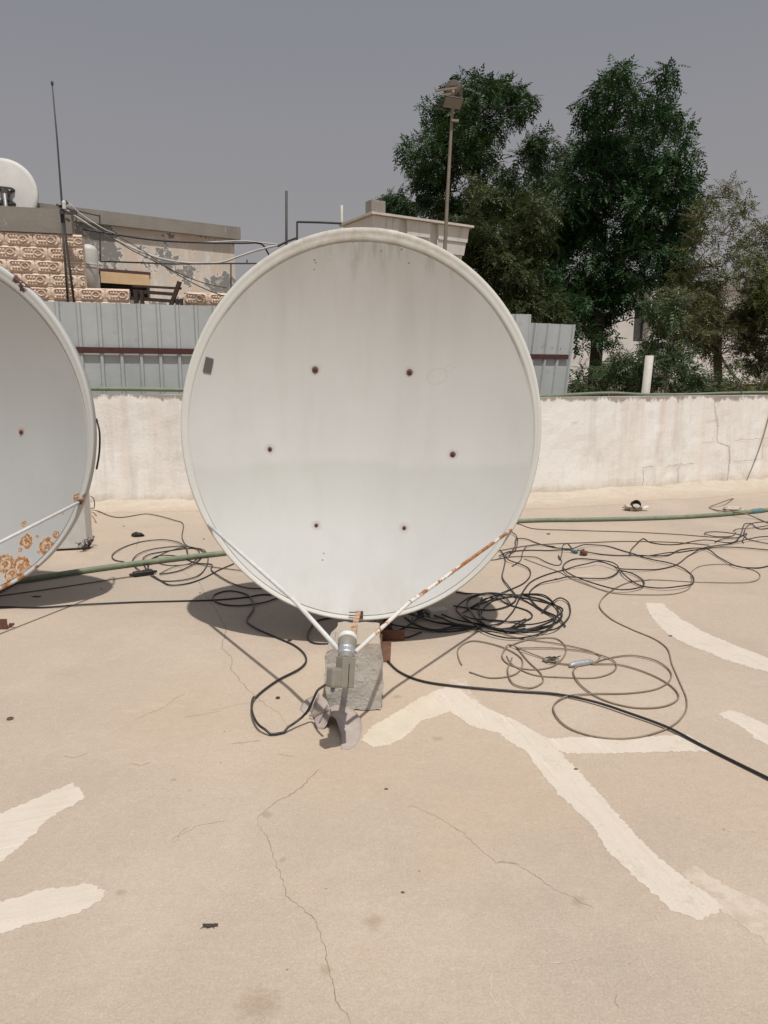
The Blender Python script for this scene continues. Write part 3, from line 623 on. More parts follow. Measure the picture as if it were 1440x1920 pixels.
for px, py, Y in ((1142, 738, 8.6), (1393, 737, 9.36)): MB().tube([aty(px-3, py-4, Y-.025), aty(px, py+3, Y-.03), aty(px+2, py+7, Y-.02)], .007, 6).build('tie_wire', M_teal, rr)
# ------------------------------------------------------------------ cables
def cable(P, r, m, label, group=None, lift=.012, seed=0, name='cable', parent=None, seg=7, cat='cable'):
    pts = []
    for i, p in enumerate(P):
        z = p[2] if len(p) > 2 else r+.001; pts.append(atz(p[0], p[1], z))
    L = spline(pts, .025); cum = 0
    flat = all(len(p) < 3 for p in P)
    for i, v in enumerate(L):
        cum += (v-L[i-1]).length if i else 0
        if flat or v.z < .02: v.z = max(r+.0005, r+lift*max(0, mnoise.noise(Vector((cum*2.3, seed*3.7, 0)))+.25))
    b = MB().tube(L, r*.88, seg); o = b.build(name, m, parent, True, None if parent else L[0])
    if not parent: tag(o, label, cat, group)
    return o
G1 = 'loose cables lying on the roof'
c = cable
# between the dishes
c([(140,956),(160,957),(178,958),(224,970),(271,964),(293,967),(327,976),(341,980),(342,1011),(354,1025),(379,1031),(389,1042),(386,1064),(366,1083),(338,1089),(304,1089),(282,1079)], .0048, M_cabled, 'dusty cable from the wall foot between the dishes, dropping into the small coil', G1, seed=1)
kc = thing('cable_coil', atz(320,1050), 'small dark coil of cable lying over the green hose pipe between the two dishes', 'cable coil', G1)
k2 = dict(parent=kc, name='loop')
c([(352,1039),(349,1028),(332,1018),(304,1013),(271,1015),(243,1022),(218,1035),(210,1044),(217,1051),(233,1054)], .0050, M_cabled, '', seed=2, **k2)
c([(299,1078),(332,1072),(360,1061),(379,1044),(381,1035),(360,1028),(327,1031),(285,1039),(270,1047),(272,1064),(282,1074)], .0050, M_cablek, '', seed=3, lift=.02, **k2)
c([(352,1038),(341,1025),(293,1029),(263,1039),(249,1051),(255,1066),(262,1072)], .0048, M_cabled, '', seed=4, lift=.02, **k2)
c([(288,1080),(304,1091),(321,1098),(349,1095),(379,1085),(410,1069),(438,1057)], .0052, M_cablek, '', seed=5, **k2)
c([(279,1070),(279,1053),(299,1043),(332,1044),(371,1056),(396,1058),(396,1069),(410,1081),(438,1096),(466,1104),(496,1105),(540,1104)], .0050, M_cablek, '', seed=6, **k2)
c([(276,1068),(285,1050),(310,1036),(335,1028),(350,1026),(368,1030),(372,1045),(350,1058),(318,1060),(290,1054)], .0042, M_cabled, '', seed=8, **k2)
c([(299,1076),(327,1065),(368,1060),(410,1065),(454,1071),(500,1078)], .0036, M_cableb, 'thin brown cable running right from the black splice box', G1, seed=7)
c([(-60,1127),(0,1117),(80,1106),(160,1094),(215,1086),(249,1081)], .0042, M_cableb, 'thin brown cable crossing the shadow of the left dish', G1, lift=.004, seed=8)
c([(-80,1140),(0,1138),(80,1139),(160,1134),(256,1129),(330,1127),(399,1125),(438,1122),(466,1119),(488,1115),(513,1115),(560,1116)], .0056, M_cablek, 'long straight black cable crossing from the left edge into the shadow of the centre dish', G1, lift=.004, seed=9)
c([(560,1115),(521,1122),(493,1131),(452,1136),(418,1133),(400,1124),(404,1114),(429,1108),(460,1114),(474,1128),(474,1144),(463,1164),(479,1178),(521,1196),(552,1210),(571,1227),(573,1243),(560,1256),(518,1278),(479,1303,.02),(472,1319,.026),(475,1342,.03),(488,1362,.026),(507,1371,.02),(532,1367,.02),(556,1353,.03),(574,1337,.055),(585,1317,.10),(594,1297,.16),(604,1288,.215),(616,1281,.255)], .0056, M_cablek, 'black cable that loops in the shade and rises to the feed of the centre dish', G1, lift=.008, seed=10)
sp = thing('splice_box', atz(268,1074), 'black plastic splice box in the middle of the small cable coil', 'splice box')
a, e = atz(249,1077,.018), atz(288,1072,.018); d = (e-a).normalized(); sd = d.cross(Vector((0,0,1))).normalized()
bevel_box('case', (a+e)/2, d, sd, Vector((0,0,1)), .068, .024, .016, M_black, sp, .010, 3); bevel_box('lid', (a+e)/2+d*.03+Vector((0,0,.014)), d, sd, Vector((0,0,1)), .030, .017, .006, M_black, sp, .004)
for s_ in (-1, 1): MB().lathe((a+e)/2+d*.066*s_, [(0, .011), (.018, .009), (.026, .006)], d*s_, 12).build('gland', M_black, sp)
# black lump on the floor
def lump(name, c0, rx, ry, rz, m, label, cat, seed, group=None, amp=.3, n=14, freq=2.2):
    V = []; Fc = []
    for i in range(n+1):
        ph = math.pi*i/n
        for k in range(2*n):
            th = math.pi*k/n; q = Vector((math.sin(ph)*math.cos(th), math.sin(ph)*math.sin(th), math.cos(ph)))
            s_ = 1+amp*mnoise.noise(q*freq+Vector((seed, seed*2, 0)))+amp*.4*mnoise.noise(q*freq*3+Vector((0, seed, 0)))
            V.append(Vector(c0)+Vector((q.x*rx*s_, q.y*ry*s_, max(-rz*.8, q.z*rz*s_)+rz*.8)))
    for i in range(n):
        for k in range(2*n): a_, b_ = i*2*n+k, i*2*n+(k+1) % (2*n); Fc.append((a_, a_+2*n, b_+2*n, b_))
    o = mesh(name, V, Fc, m, None, True, loc=c0); return tag(o, label, cat, group)
lump('rubber_scrap', atz(258,1006), .050, .030, .020, M_black, 'crumpled lump of black rubber on the bare roof near the wall between the dishes', 'rubber scrap', 3, amp=.45)
# thin lead hanging behind the left dish
hang = [aty(181,786,4.05), aty(187,815,4.25), aty(186,850,4.3), aty(181,880,4.3)]
b = MB().tube(spline(hang), .006, 6); tag(b.build('cable', M_cablek, None, True, hang[0]), 'short black cable arching behind the right rim of the left dish', 'cable', G1)
p = [aty(180,938,5.2), aty(176,929,5.3), aty(172,935,5.4), aty(177,950,5.5), aty(181,965,5.6)]
c([(165,972),(155,966),(172,960),(181,967)], .004, M_cabled, 'short grey cable end beside the equipment box behind the left dish', G1, seed=22)
b = MB().tube(spline([atz(155,966,.02), atz(166,955,.06), atz(177,950,.16), atz(176,936,.24), atz(170,930,.26)]), .0045, 6); tag(b.build('cable', M_cabled, None, True, atz(165,960)), 'short dusty cable looping up from the roof behind the left dish', 'cable', G1)
# right side: long ones
c([(727,1240),(750,1260),(785,1275),(845,1286),(960,1296),(1040,1302),(1110,1317),(1180,1340),(1250,1365),(1320,1400),(1440,1460),(1560,1522)], .0060, M_cablek, 'thick black cable running from the concrete block out to the lower right', G1, lift=.008, seed=11)
bc_ = thing('cable_coil', atz(1090,1250), 'wide loose coil of faded beige cable spread on the open roof at right', 'cable coil', G1)
k3 = dict(parent=bc_, name='loop')
c([(1220,1087),(1180,1092),(1145,1110),(1127,1127),(1125,1140),(1145,1160),(1185,1180),(1225,1197),(1250,1215),(1260,1245),(1275,1280),(1287,1310),(1285,1335),(1260,1362),(1210,1380),(1160,1385),(1110,1380),(1065,1365),(1040,1340),(1040,1322),(1065,1307),(1110,1302),(1180,1300),(1230,1292),(1255,1277),(1257,1260),(1230,1240),(1185,1230),(1140,1235),(1110,1244)], .0038, M_cabley, '', seed=12, **k3)
c([(1020,1235),(980,1222),(955,1212),(945,1222),(942,1234),(955,1246),(990,1255),(1030,1252),(1055,1235),(1060,1212),(1040,1197),(990,1200),(955,1212)], .0038, M_cabley, '', seed=13, **k3)
c([(866,1247),(862,1240),(860,1215),(885,1202),(930,1210),(965,1225),(980,1240),(965,1265),(920,1271),(880,1260)], .0038, M_cabley, '', seed=14, **k3)
c([(970,1217),(1045,1217),(1110,1225),(1150,1240),(1153,1257),(1120,1270),(1060,1270),(1000,1265),(960,1245),(950,1230)], .0038, M_cabley, '', seed=15, **k3)
c([(960,1235),(952,1260),(965,1285),(992,1291),(1017,1280),(1015,1265),(990,1240),(967,1212)], .0038, M_cabley, '', seed=16, **k3)
c([(1088,1244),(1075,1260),(1090,1287),(1130,1312),(1190,1327),(1245,1325),(1272,1310),(1262,1290),(1220,1265),(1160,1247),(1110,1246)], .0038, M_cabley, '', seed=17, **k3)
c([(1020,1238),(1060,1246),(1090,1246),(1118,1243),(1125,1232)], .0045, M_cabley, '', seed=18, **k3)
o = thing('cable_joint', atz(1089,1244), 'silver taped cable joint in the beige coil, the long smooth one', 'cable joint', 'taped joints in the beige coil')
MB().tube([atz(1067,1248,.012), atz(1072,1247,.012), atz(1078,1245.5,.012), atz(1100,1242,.012), atz(1107,1241,.012), atz(1112,1240.5,.012)], [.006, .013, .015, .014, .012, .006], 12).build('sleeve', M_tape, o, True)
o = thing('cable_joint', atz(1030,1237), 'grey twisted cable joint in the beige coil, the short frayed one on the left', 'cable joint', 'taped joints in the beige coil')
MB().tube([atz(1018,1236,.012), atz(1024,1238,.012), atz(1034,1237,.012), atz(1042,1240,.012)], [.007, .012, .011, .006], 10).build('wrap', M_grey, o, True)
for k in range(5):
    a = atz(1022+k*4, 1234+(k % 2)*4, .02); MB().tube([a, a+Vector((.02, -.012, .012)), a+Vector((.035, .008*(k-2), .004))], .003, 5).build('strand', M_cabled, o)
# black tangle right of the dish
tg = thing('cable_tangle', atz(960,1150), 'big tangled heap of black cable on the roof right of the centre dish', 'cable tangle', G1)
kt = dict(parent=tg, name='loop')
ct = lambda P, s, r=.0051, m=M_cablek, lift=.03: c(P, r, m, '', lift=lift, seed=s, **kt)
ct([(1016,1150),(1036,1133),(1051,1124),(1063,1129),(1069,1143),(1067,1157),(1055,1172),(1036,1186),(1005,1191),(968,1187),(929,1178),(899,1166),(882,1147),(876,1132),(885,1120),(915,1115),(945,1122),(958,1135)], 20)
ct([(855,1111),(872,1113),(919,1115),(958,1118),(989,1129),(1016,1146),(1036,1158),(1039,1168),(1016,1180),(977,1186),(938,1180),(905,1170)], 21)
ct([(900,1135),(909,1127),(929,1124),(958,1135),(989,1145),(998,1154),(989,1163),(958,1167),(919,1164),(901,1155),(898,1141),(904,1130)], 22, lift=.04)
ct([(850,1138),(884,1141),(919,1144),(948,1139),(966,1127),(966,1116),(954,1102),(942,1084),(945,1065),(947,1049),(938,1034),(930,1032)], 23)
ct([(880,1142),(929,1121),(956,1106),(981,1094),(994,1079),(991,1067),(975,1060),(953,1053),(948,1046),(964,1034),(970,1018),(968,1007),(959,1000),(950,996)], 24)
ct([(905,1176),(933,1172),(958,1151),(973,1125),(985,1104),(997,1090),(1020,1079),(1047,1071),(1075,1065),(1104,1062),(1123,1059),(1152,1067),(1160,1070),(1200,1071),(1260,1062),(1295,1040),(1330,1028),(1385,1018),(1440,1010),(1540,1000)], 25, .0050)
ct([(1060,1176),(1045,1160),(1016,1145),(997,1127),(992,1114),(1001,1102),(1016,1095),(1045,1090),(1067,1085),(1104,1087),(1135,1086),(1156,1077),(1160,1069),(1143,1057),(1113,1051),(1080,1048),(1061,1055),(1056,1066),(1065,1077),(1094,1090),(1129,1104),(1160,1110),(1200,1105),(1206,1090),(1185,1077),(1162,1072)], 26)
ct([(1162,1070),(1172,1083),(1204,1100),(1245,1106),(1290,1100),(1301,1087),(1290,1072),(1260,1060),(1220,1050),(1175,1035),(1135,1024),(1100,1025),(1070,1032),(1020,1022),(985,1012),(970,1012),(966,1024),(955,1043)], 27, .0050)
ct([(1180,1042),(1184,1030),(1195,1019),(1207,1010),(1220,1017),(1250,1021),(1320,1017),(1365,1020),(1385,1012),(1392,995),(1398,984),(1407,983),(1425,992),(1445,990),(1500,985)], 28, .0048)
ct([(936,1046),(955,1036),(980,1032),(1020,1032),(1070,1035),(1110,1038),(1150,1041),(1180,1042),(1220,1045),(1250,1042),(1280,1030),(1320,1031),(1350,1047),(1385,1065),(1420,1065),(1445,1060),(1520,1040)], 29, .0052)
ct([(1180,1042),(1215,1044),(1270,1036),(1330,1028),(1380,1028),(1445,1033),(1530,1042)], 30, .0048)
for i, (py, off) in enumerate(((1150, 0), (1157, 6), (1163, 3), (1170, 10), (1145, -4), (1174, 2))):
    ct([(738+i*7, py-12), (775, py-2), (815, py+8+off*.5), (860, 1172+off*.8), (905, 1178+off*.5), (945, 1184-off*.4), (985, 1182-i*3)], 40+i, .0050)
ct([(712,1150),(735,1172),(790,1182),(840,1184),(875,1180)], 50); ct([(790,1185),(755,1196),(728,1168),(742,1140)], 51); ct([(700,1160),(716,1190),(760,1176),(800,1150)], 52)
ct([(655,1120),(622,1157),(597,1163),(582,1178),(577,1198),(590,1206),(620,1206),(660,1200)], 53, .0050, lift=.004)
for i in range(3):
    cx, cy, rx, ry, ph = 962+12*math.sin(i*2.1), 1153+5*math.cos(i*1.7), 88+rng.uniform(-26, 18), 31+rng.uniform(-9, 8), rng.uniform(0, 6.28)
    ct([(cx+rx*(1+.10*math.sin(3*t+i))*math.cos(t+ph), cy+ry*(1+.12*math.cos(2*t+i))*math.sin(t+ph)) for t in np.linspace(0, 6.6+rng.uniform(0, 2.0), 15)], 60+i, .0048, M_cablek, .045)
# dusty and brown single cables
c([(878,1045),(920,1050),(940,1047),(965,1044),(990,1045),(1004,1046),(1026,1055),(1045,1060),(1053,1055),(1047,1042),(1050,1050),(1054,1035),(1056,1022),(1063,1019),(1072,1028)], .0040, M_cabled, 'grey squiggling cable just right of the lower rim of the centre dish', G1, lift=.02, seed=31)
c([(960,1062),(975,1052),(981,1034),(989,1026),(1006,1023),(1040,1026)], .0040, M_cabled, 'short grey cable looping beside the lower right rim of the centre dish', G1, seed=32)
c([(955,983),(970,982),(1000,991),(1070,994),(1170,997),(1270,1002),(1340,1007),(1380,1008)], .0042, M_cableb, 'thin brown cable lying just in front of the hose pipe at right', G1, lift=.004, seed=33)
c([(920,1034),(940,1032),(1000,1022),(1110,1017),(1170,1015),(1270,1017),(1330,1022)], .0042, M_cableb, 'thin brown cable lying between the hose pipe and the black cables at right', G1, lift=.004, seed=34)
c([(983,1048),(1010,1058),(1050,1073),(1075,1087),(1110,1100),(1150,1112),(1200,1115),(1260,1114),(1290,1105),(1297,1090),(1297,1072),(1320,1060),(1370,1059),(1415,1070),(1425,1082),(1405,1092),(1320,1092),(1220,1087),(1180,1090)], .0034, M_cabley, 'thin beige cable making a flat loop at the far right of the black tangle', G1, lift=.004, seed=35)
c([(1340,1017),(1355,1012),(1380,1010),(1400,1000),(1392,1014),(1394,1018)], .0046, M_cabled, 'short dark cable end in the knot at the right edge', G1, seed=36)
c([(1500,1030),(1440,1020),(1405,1012),(1393,1004),(1375,1000),(1345,997),(1325,999),(1322,1003),(1340,1007),(1372,1005),(1380,998)], .0042, M_cabled, 'flat loop of dark cable near the right edge in front of the hose pipe', G1, seed=37)
c([(1395,1005),(1400,988),(1415,980),(1440,978),(1500,978)], .0046, M_cabled, 'dark cable leaving the right edge just in front of the hose pipe', G1, seed=38, lift=.03)
c([(1375,997),(1382,993),(1410,991),(1445,984),(1500,975)], .0040, M_cableb, 'brown cable leaving the right edge over the knot of cables', G1, seed=39, lift=.02)
c([(880,1186),(920,1184),(975,1197),(1040,1207),(1110,1222),(1125,1232),(1118,1240)], .0034, M_cabley, 'thin beige lead running out of the black tangle into the beige coil', G1, seed=41)
# the lead coming down the wall at far right
pp = [onR(1470, 660)+nR*.05+Vector((0, 0, 0)), onR(1441, 775)+nR*.02, onR(1425, 830)+nR*.02, onR(1405, 880)+nR*.03, onR(1385, 915)+nR*.06, atz(1358, 940, .05), atz(1330, 951, .006), atz(1337, 955, .006), atz(1368, 960, .03), atz(1395, 962, .05), atz(1420, 972, .012), atz(1445, 982, .006), atz(1520, 1000, .006)]
b = MB().tube(spline(pp, .06), .0065, 7); tag(b.build('cable', M_cabley, None, True, atz(1340, 950)), 'pale cable hanging down the face of the cracked wall at the right edge', 'cable', G1)
# brass-ended connector in the tangle
o = thing('connector_plug', atz(1088, 1035), 'round rusty connector plug with blue grey tape among the black cables at right', 'connector')
a, e = atz(1070,1032,.018), atz(1092,1036,.02); d = (e-a).normalized()
MB().lathe(a, [(0, .006), (.01, .012), (.055, .014), (.06, .012)], d, 12).build('taped_sleeve', M_teal, o, True)
fz = MB()
for k in range(26):
    q = Vector((rng.normal(), rng.normal(), rng.normal())).normalized(); t = q.orthogonal().normalized()*.02
    fz.tube([e+d*.012+q*.020-t, e+d*.012+q*.028, e+d*.012+q*.020+t], .0032, 4)
fz.lathe(e-d*.006, [(0, .010), (.012, .02), (.03, .018), (.036, .008)], d, 12); fz.build('rusty_end', M_rust, o)
# junction box in the shade of the dish
jb = thing('junction_box', atz(815, 1158), 'small beige junction box lying in the shade under the centre dish', 'junction box')
M_jb = plain('beige_plastic', (.58, .53, .44), .7, var=.2).m
bevel_box('housing', atz(820,1148,.022), Vector((.95,.3,0)), Vector((-.3,.95,0)), Vector((0,0,1)), .052, .035, .022, M_jb, jb, .005)
jt = MB()
for k in range(4): jt.lathe(atz(797+k*1.2-6, 1143+k*4.2, .022), [(0, .009), (.03, .008)], Vector((-.95, -.3, 0)), 10)
jt.build('terminal', M_black, jb)
# ------------------------------------------------------------------ small debris
M_leaf = plain('dry_twig', (.07, .05, .04), .9).m; M_peb = plain('pebble_stone', (.15, .11, .08), .9, var=.4, vs=60).m
o = thing('dead_leaf', atz(395,1735), 'small dark dead leaf lying alone on the open roof in the foreground', 'dead leaf')
a, e = atz(380,1736,.004), atz(409,1735,.003); V = []; Fc = []
for i in range(11):
    t = i/10; p = a.lerp(e, t); w = .0058*(math.sin(math.pi*min(1, t*1.25))**.7 if t < .78 else .42) * (1+.5*mnoise.noise(p*200))
    V += [p+Vector((0, w, .001)), p+Vector((0, 0, .006+.002*mnoise.noise(p*120))), p+Vector((0, -w, .0)), ]
for i in range(10): Fc += [(3*i, 3*i+1, 3*i+4, 3*i+3), (3*i+1, 3*i+2, 3*i+5, 3*i+4)]
mesh('blade', V, Fc, M_leaf, o, True)
for a_, b_ in ((384, 376), (391, 388), (398, 402)): MB().tube([atz(a_, 1736, .004), atz(b_, 1741, .001)], .0008, 4).build('vein', M_leaf, o)
def washer(px, py, r, label):
    q = atz(px, py, .001); m = MB(); V = []; Fc = []; N = 24
    for k in range(N):
        a_ = 2*math.pi*k/N
        for rr_, zz in ((r, 0), (r, .004), (r*.4, .005), (r*.4, 0)): V.append(q+Vector((math.cos(a_)*rr_, math.sin(a_)*rr_, zz)))
    for k in range(N):
        for j in range(4): Fc.append((k*4+j, k*4+(j+1) % 4, ((k+1) % N)*4+(j+1) % 4, ((k+1) % N)*4+j))
    o = mesh('washer', V, Fc, M_rust if px < 100 else M_bolt, loc=q); bm = bmesh.new(); bm.from_mesh(o.data); bmesh.ops.recalc_face_normals(bm, faces=bm.faces); bm.to_mesh(o.data); bm.free()
    tag(o, label, 'washer', 'loose washers on the roof')
washer(19, 1348, .0125, 'rusty brown washer lying near the left edge of the roof')
washer(521, 1309, .009, 'small dark washer lying inside the black cable loop')
washer(543, 1201, .011, 'dark washer lying in the shadow of the centre dish')
for i, (px, py, s, lb) in enumerate([(1080,1443,.0045,'brown grit bit beside the pale Y-shaped sealant strip'),(232,987,.006,'tiny dark grit bit near the wall foot left of the crumpled rubber'),(190,1105,.004,'tiny dark grit bit in the shadow of the left dish'),(375,1112,.004,'tiny grit bit beside the crack left of the centre dish'),(1028,1002,.010,'brown wooden chip between two brown cables at right'),(755,1674,.0032,'lone dark grit bit in the middle foreground'),(724,1480,.004,'dark grit bit on bare roof below the plastic debris'),(1257,1193,.006,'dark chip beside the upper right sealant strip'),(965,1298,.007,'dark grit bit touching the thick black cable'),(1043,1087,.009,'small brown stone left of the flat cable loop'),(382,1011,.006,'tiny grit bit below the left rim of the centre dish')]):
    lump('grit', atz(px, py), s*1.5, s*.8, s*.6, M_peb, lb, 'debris', i+20, 'bits of grit on the roof', .5, 7)
o = lump('flat_chip', atz(68, 1119), .028, .012, .003, plain('slate_chip', (.09, .075, .075), .8).m, 'flat dark chip lying in the shadow of the left dish', 'debris', 60, 'bits of grit on the roof', .4, 8)
# outlet hole and paper scrap at the wall foot
q = atz(1196, 949, .055); ob = MB(); ob.lathe(q-nR*.05, [(0, .048), (.05, .048), (.0501, .042), (-.02, .041)], nR+Vector((-.25, 0, .35)), 18); tag(ob.build('drain_spout', M_black, None, True, q), 'black drain outlet at the foot of the wall on the right', 'drain spout')
lump('mortar_lump', q-nR*.06-Vector((0, 0, .05)), .10, .06, .038, M_cove, 'mortar lump behind the black drain outlet', 'mortar lump', 81, None, .4)
sp_ = atz(1207, 956, .012); V = []; Fc = []
for i in range(6):
    for j in range(5): V.append(sp_+Vector((i*.02-.05, j*.012-.02, .02+.018*mnoise.noise(Vector((i*.9, j*.9, 1)))+.003*i)))
for i in range(5):
    for j in range(4): Fc.append((i*5+j, i*5+j+1, i*5+j+6, i*5+j+5))
o = mesh('paper_scrap', V, Fc, M_cap, loc=sp_); bm = bmesh.new(); bm.from_mesh(o.data); bmesh.ops.solidify(bm, geom=bm.faces[:], thickness=.001); bm.to_mesh(o.data); bm.free(); tag(o, 'crumpled white paper scrap beside the black drain outlet', 'paper scrap')
lump('mortar_lump', atz(1375, 959), .10, .05, .03, M_cove, 'flat lump of mortar where the pale cable meets the hose pipe', 'mortar lump', 71, None, .5)
# equipment box behind the left dish
eb = thing('equipment_box', atz(130, 1040), 'white metal equipment box on the roof half hidden behind the left dish', 'box')
p = atz(146, 1036); M_box = plain('white_enamel', (.62, .61, .58), .5, var=.12).m
bevel_box('cabinet', (p.x-.32, p.y+.16, .30), Vector((.97, .24, 0)), Vector((-.24, .97, 0)), Vector((0, 0, 1)), .33, .15, .285, M_box, eb, .012, 3)
fx, fn = Vector((.97, .24, 0)), Vector((.24, -.97, 0)); cc0 = Vector((p.x-.32, p.y+.16, .30))+fn*.152
bevel_box('front_panel', cc0+fx*-.05+Vector((0, 0, .02)), fx, -fn, Vector((0, 0, 1)), .225, .004, .21, M_box, eb, .0035, 2)
b = MB(); b.lathe(cc0+fx*.27+Vector((0, 0, -.255)), [(0, .006), (.004, .005)], fn, 8); b.build('screw', M_bolt, eb)
b = MB()
for s_ in (-.25, .25): b.box(Vector((p.x-.32, p.y+.16, .009))+fx*s_, fx, -fn, Vector((0, 0, 1)), .03, .13, .008)
b.build('skid', M_black, eb)
dg = MB()
for k in range(90):
    a_ = Vector((p.x+.035+rng.normal()*.013, p.y+.06+rng.uniform(-.05, .12), abs(rng.normal())*.04)); dg.tube([a_, a_+Vector((rng.normal()*.02, rng.normal()*.02, rng.uniform(-.01, .03)))], [.004, .0015], 4)
tag(dg.build('dry_weeds', M_leaf, None, False, p), 'clump of dark dry weeds at the right side of the equipment box', 'weeds')
# ------------------------------------------------------------------ corrugated fence
fm = Mt('zinc_sheet', (.47, .49, .485), .45, metal=.15, spec=.4)
fm.mix(fm.rng(fm.noise(3, 5, .6, sc=(1, 1, .2)), .42, .7, 0, .7), (.38, .40, .40)); fm.mix(fm.rng(fm.voro(5), .05, .20, .35, 0), (.30, .31, .31)); fm.mix(fm.rng(fm.noise(60, 4, .8), .66, .72, 0, .5), (.2, .17, .15)); fm.mix(fm.rng(fm.noise(2.2, 6, .75, sc=(1, 1, .25), off=(4, 0, 2)), .60, .72, 0, .45), (.42, .37, .32)); fm.bump(fm.noise(2.5, 3), .25, .04); M_zinc = fm.m
M_rail = plain('maroon_steel', (.085, .035, .032), .75, var=.3, vs=20).m
def fpt(x): return Vector((x, 7.7+.39*(x+3.3), 0))
fd = Vector((1, .39, 0)).normalized(); fn = Vector((fd.y, -fd.x, 0))
fr = thing('metal_fence', fpt(-1.2), 'pale corrugated metal sheet fence with a maroon rail behind the roof wall', 'fence')
def fsheet(xa, xb, za, zb, zbot, lean=0, off=0):
    s0, s1 = (fpt(xa)-fpt(0)).dot(fd), (fpt(xb)-fpt(0)).dot(fd); V = []; Fc = []; prof = []
    s_ = s0
    while s_ < s1: prof += [(s_, 0), (s_+.150, 0), (s_+.162, .030), (s_+.188, .030)]; s_ += .20
    prof.append((min(s_, s1), 0))
    for (u, h) in prof:
        t = (u-s0)/(s1-s0); p = fpt(0)+fd*u+fn*(h+off); zt = za+(zb-za)*t
        V += [p+Vector((0, 0, zbot)), p+fd*lean*(zt-zbot)+Vector((0, 0, zt+.006*mnoise.noise(Vector((u*3, 1, 0)))))]
    for i in range(len(prof)-1): Fc.append((2*i, 2*i+2, 2*i+3, 2*i+1))
    n = len(V); V += [v-fn*.003 for v in V]; Fc += [tuple(n+k for k in f[::-1]) for f in Fc]
    return mesh('sheet_panel', V, Fc, M_zinc, fr)
xs = aty(972, 640, 9.66).x
fsheet(-5.6, -1.4, 2.09, 2.13, .75); fsheet(-1.42, xs, 2.13, 2.165, .75, 0, .005); fsheet(xs-.05, aty(1056, 740, 9.9).x, 2.06, 2.055, .75, .10, .010)
def rail(z, h=.062): return MB().beam(fpt(-5.6)+fn*.0365+Vector((0, 0, z)), fpt(aty(1064, 670, 9.9).x)+fn*.0415+Vector((0, 0, z)), .012, h)
rail(1.625).build('rail', M_rail, fr)
for x in (-4.8, -2.9, -1.0, .9, 2.2):
    MB().beam(fpt(x)-fn*.04+Vector((0, 0, ZG+.03)), fpt(x)-fn*.04+Vector((0, 0, 2.0)), .06, .06).build('post', M_rail, fr)
sc_ = MB()
for px in (1034, 1016, 1050): sc_.lathe(onplane(px, 652+(px-1034)*.1, fpt(0), fn)+fn*.014, [(0, .006), (.004, .005)], fn, 8)
sc_.build('screw', M_bolt, fr)
# white pvc stub behind the wall
a, e = aty(1216, 742, 9.3), aty(1218, 667, 9.3); a = aty(1210, 740, 9.3); d = (e-a).normalized(); st = a-d*1.4
M_vent = plain('sunbleached_pvc', (.55, .51, .455), .6, var=.15).m
tag(MB().lathe(st, [(0, .052), ((e-st).length, .052), ((e-st).length+.0005, .045), ((e-st).length-.2, .044)], d, 20).build('vent_pipe', M_vent, None, True, st), 'cream plastic vent pipe leaning up from behind the roof wall', 'pipe')
tag(MB().tube([aty(1418, 745, 9.6), aty(1440, 700, 9.6), aty(1475, 630, 9.6)], .010, 6).build('guy_wire', M_galv, None, True, aty(1418, 745, 9.6)), 'slanting grey wire rising from the wall top at the right edge', 'wire')
# ------------------------------------------------------------------ neighbour's house
bk = Mt('pink_cast_stone', (.74, .57, .45), .9, spec=.1)
bk.mix(bk.rng(bk.noise(4, 5, .6), .4, .65, 0, .6), (.78, .65, .53)); bk.mix(bk.rng(bk.noise(20, 5, .7), .55, .7, 0, .5), (.50, .36, .265)); bk.mix(bk.rng(bk.noise(30, 5, .75, off=(3, 1, 1)), .56, .66, 0, .75), (.72, .65, .57)); bk.bump(bk.noise(60, 4), .4, .01); M_bk = bk.m
ce = Mt('weathered_cement', (.285, .26, .225), .9, spec=.1)
ce.mix(ce.rng(ce.noise(3, 5, .65), .4, .68, 0, .7), (.22, .20, .175)); ce.mix(ce.rng(ce.noise(5, 5, .7, sc=(1, 1, .25)), .62, .66, 0, .75), (.48, .45, .40)); ce.bump(ce.noise(30, 5), .4, .01); M_cem = ce.m
pe = Mt('peeling_paint', (.63, .515, .42), .9, spec=.1)
pe.mix(pe.rng(pe.noise(2.6, 5, .6, sc=(1, 1, .5)), .45, .62, 0, .8), (.55, .52, .475))
pe.mix(pe.rng(pe.noise(6, 5, .7, sc=(1, 1, .3), off=(1, 1, 4)), .5, .66, 0, .8), (.70, .665, .60))
xg = pe.xyz(); gx = pe.rng(pe.math('ADD', xg[0], pe.rng(pe.noise(1.2, 3), .3, .7, -.5, .5)), -.7, 1.3, .10, -.10)
pk = pe.math('ADD', pe.noise(1.7, 7, .68, off=(2.3, 0, 1.1)), gx); pk = pe.math('ADD', pk, .078)
pe.mix(pe.rng(pk, .515, .535, 0, .75), (.74, .70, .64)); pe.mix(pe.rng(pk, .54, .552), (.245, .235, .22)); pe.mix(pe.math('MULTIPLY', pe.rng(pk, .55, .56), pe.rng(pe.noise(9, 6, .75), .55, .6)), (.50, .46, .41)); pe.mix(pe.rng(pe.noise(26, 5, .8), .64, .68, 0, .7), (.25, .2, .17)); pe.bump(pk, .3, .02); M_peel = pe.m
BY = lambda x: 11.5+.25*(x+5.97)
bd = Vector((1, .25, 0)).normalized(); bn = Vector((bd.y, -bd.x, 0)); B0 = Vector((0, BY(0), 0))
hs = thing('neighbour_house', (-5.2, 12.4, ZG), 'house beyond the fence with pink patterned block wall and a peeling cement-topped rear wall', 'house')
onB = lambda px, py: onplane(px, py, B0, bn)
sB = lambda p: (p-B0).dot(bd)
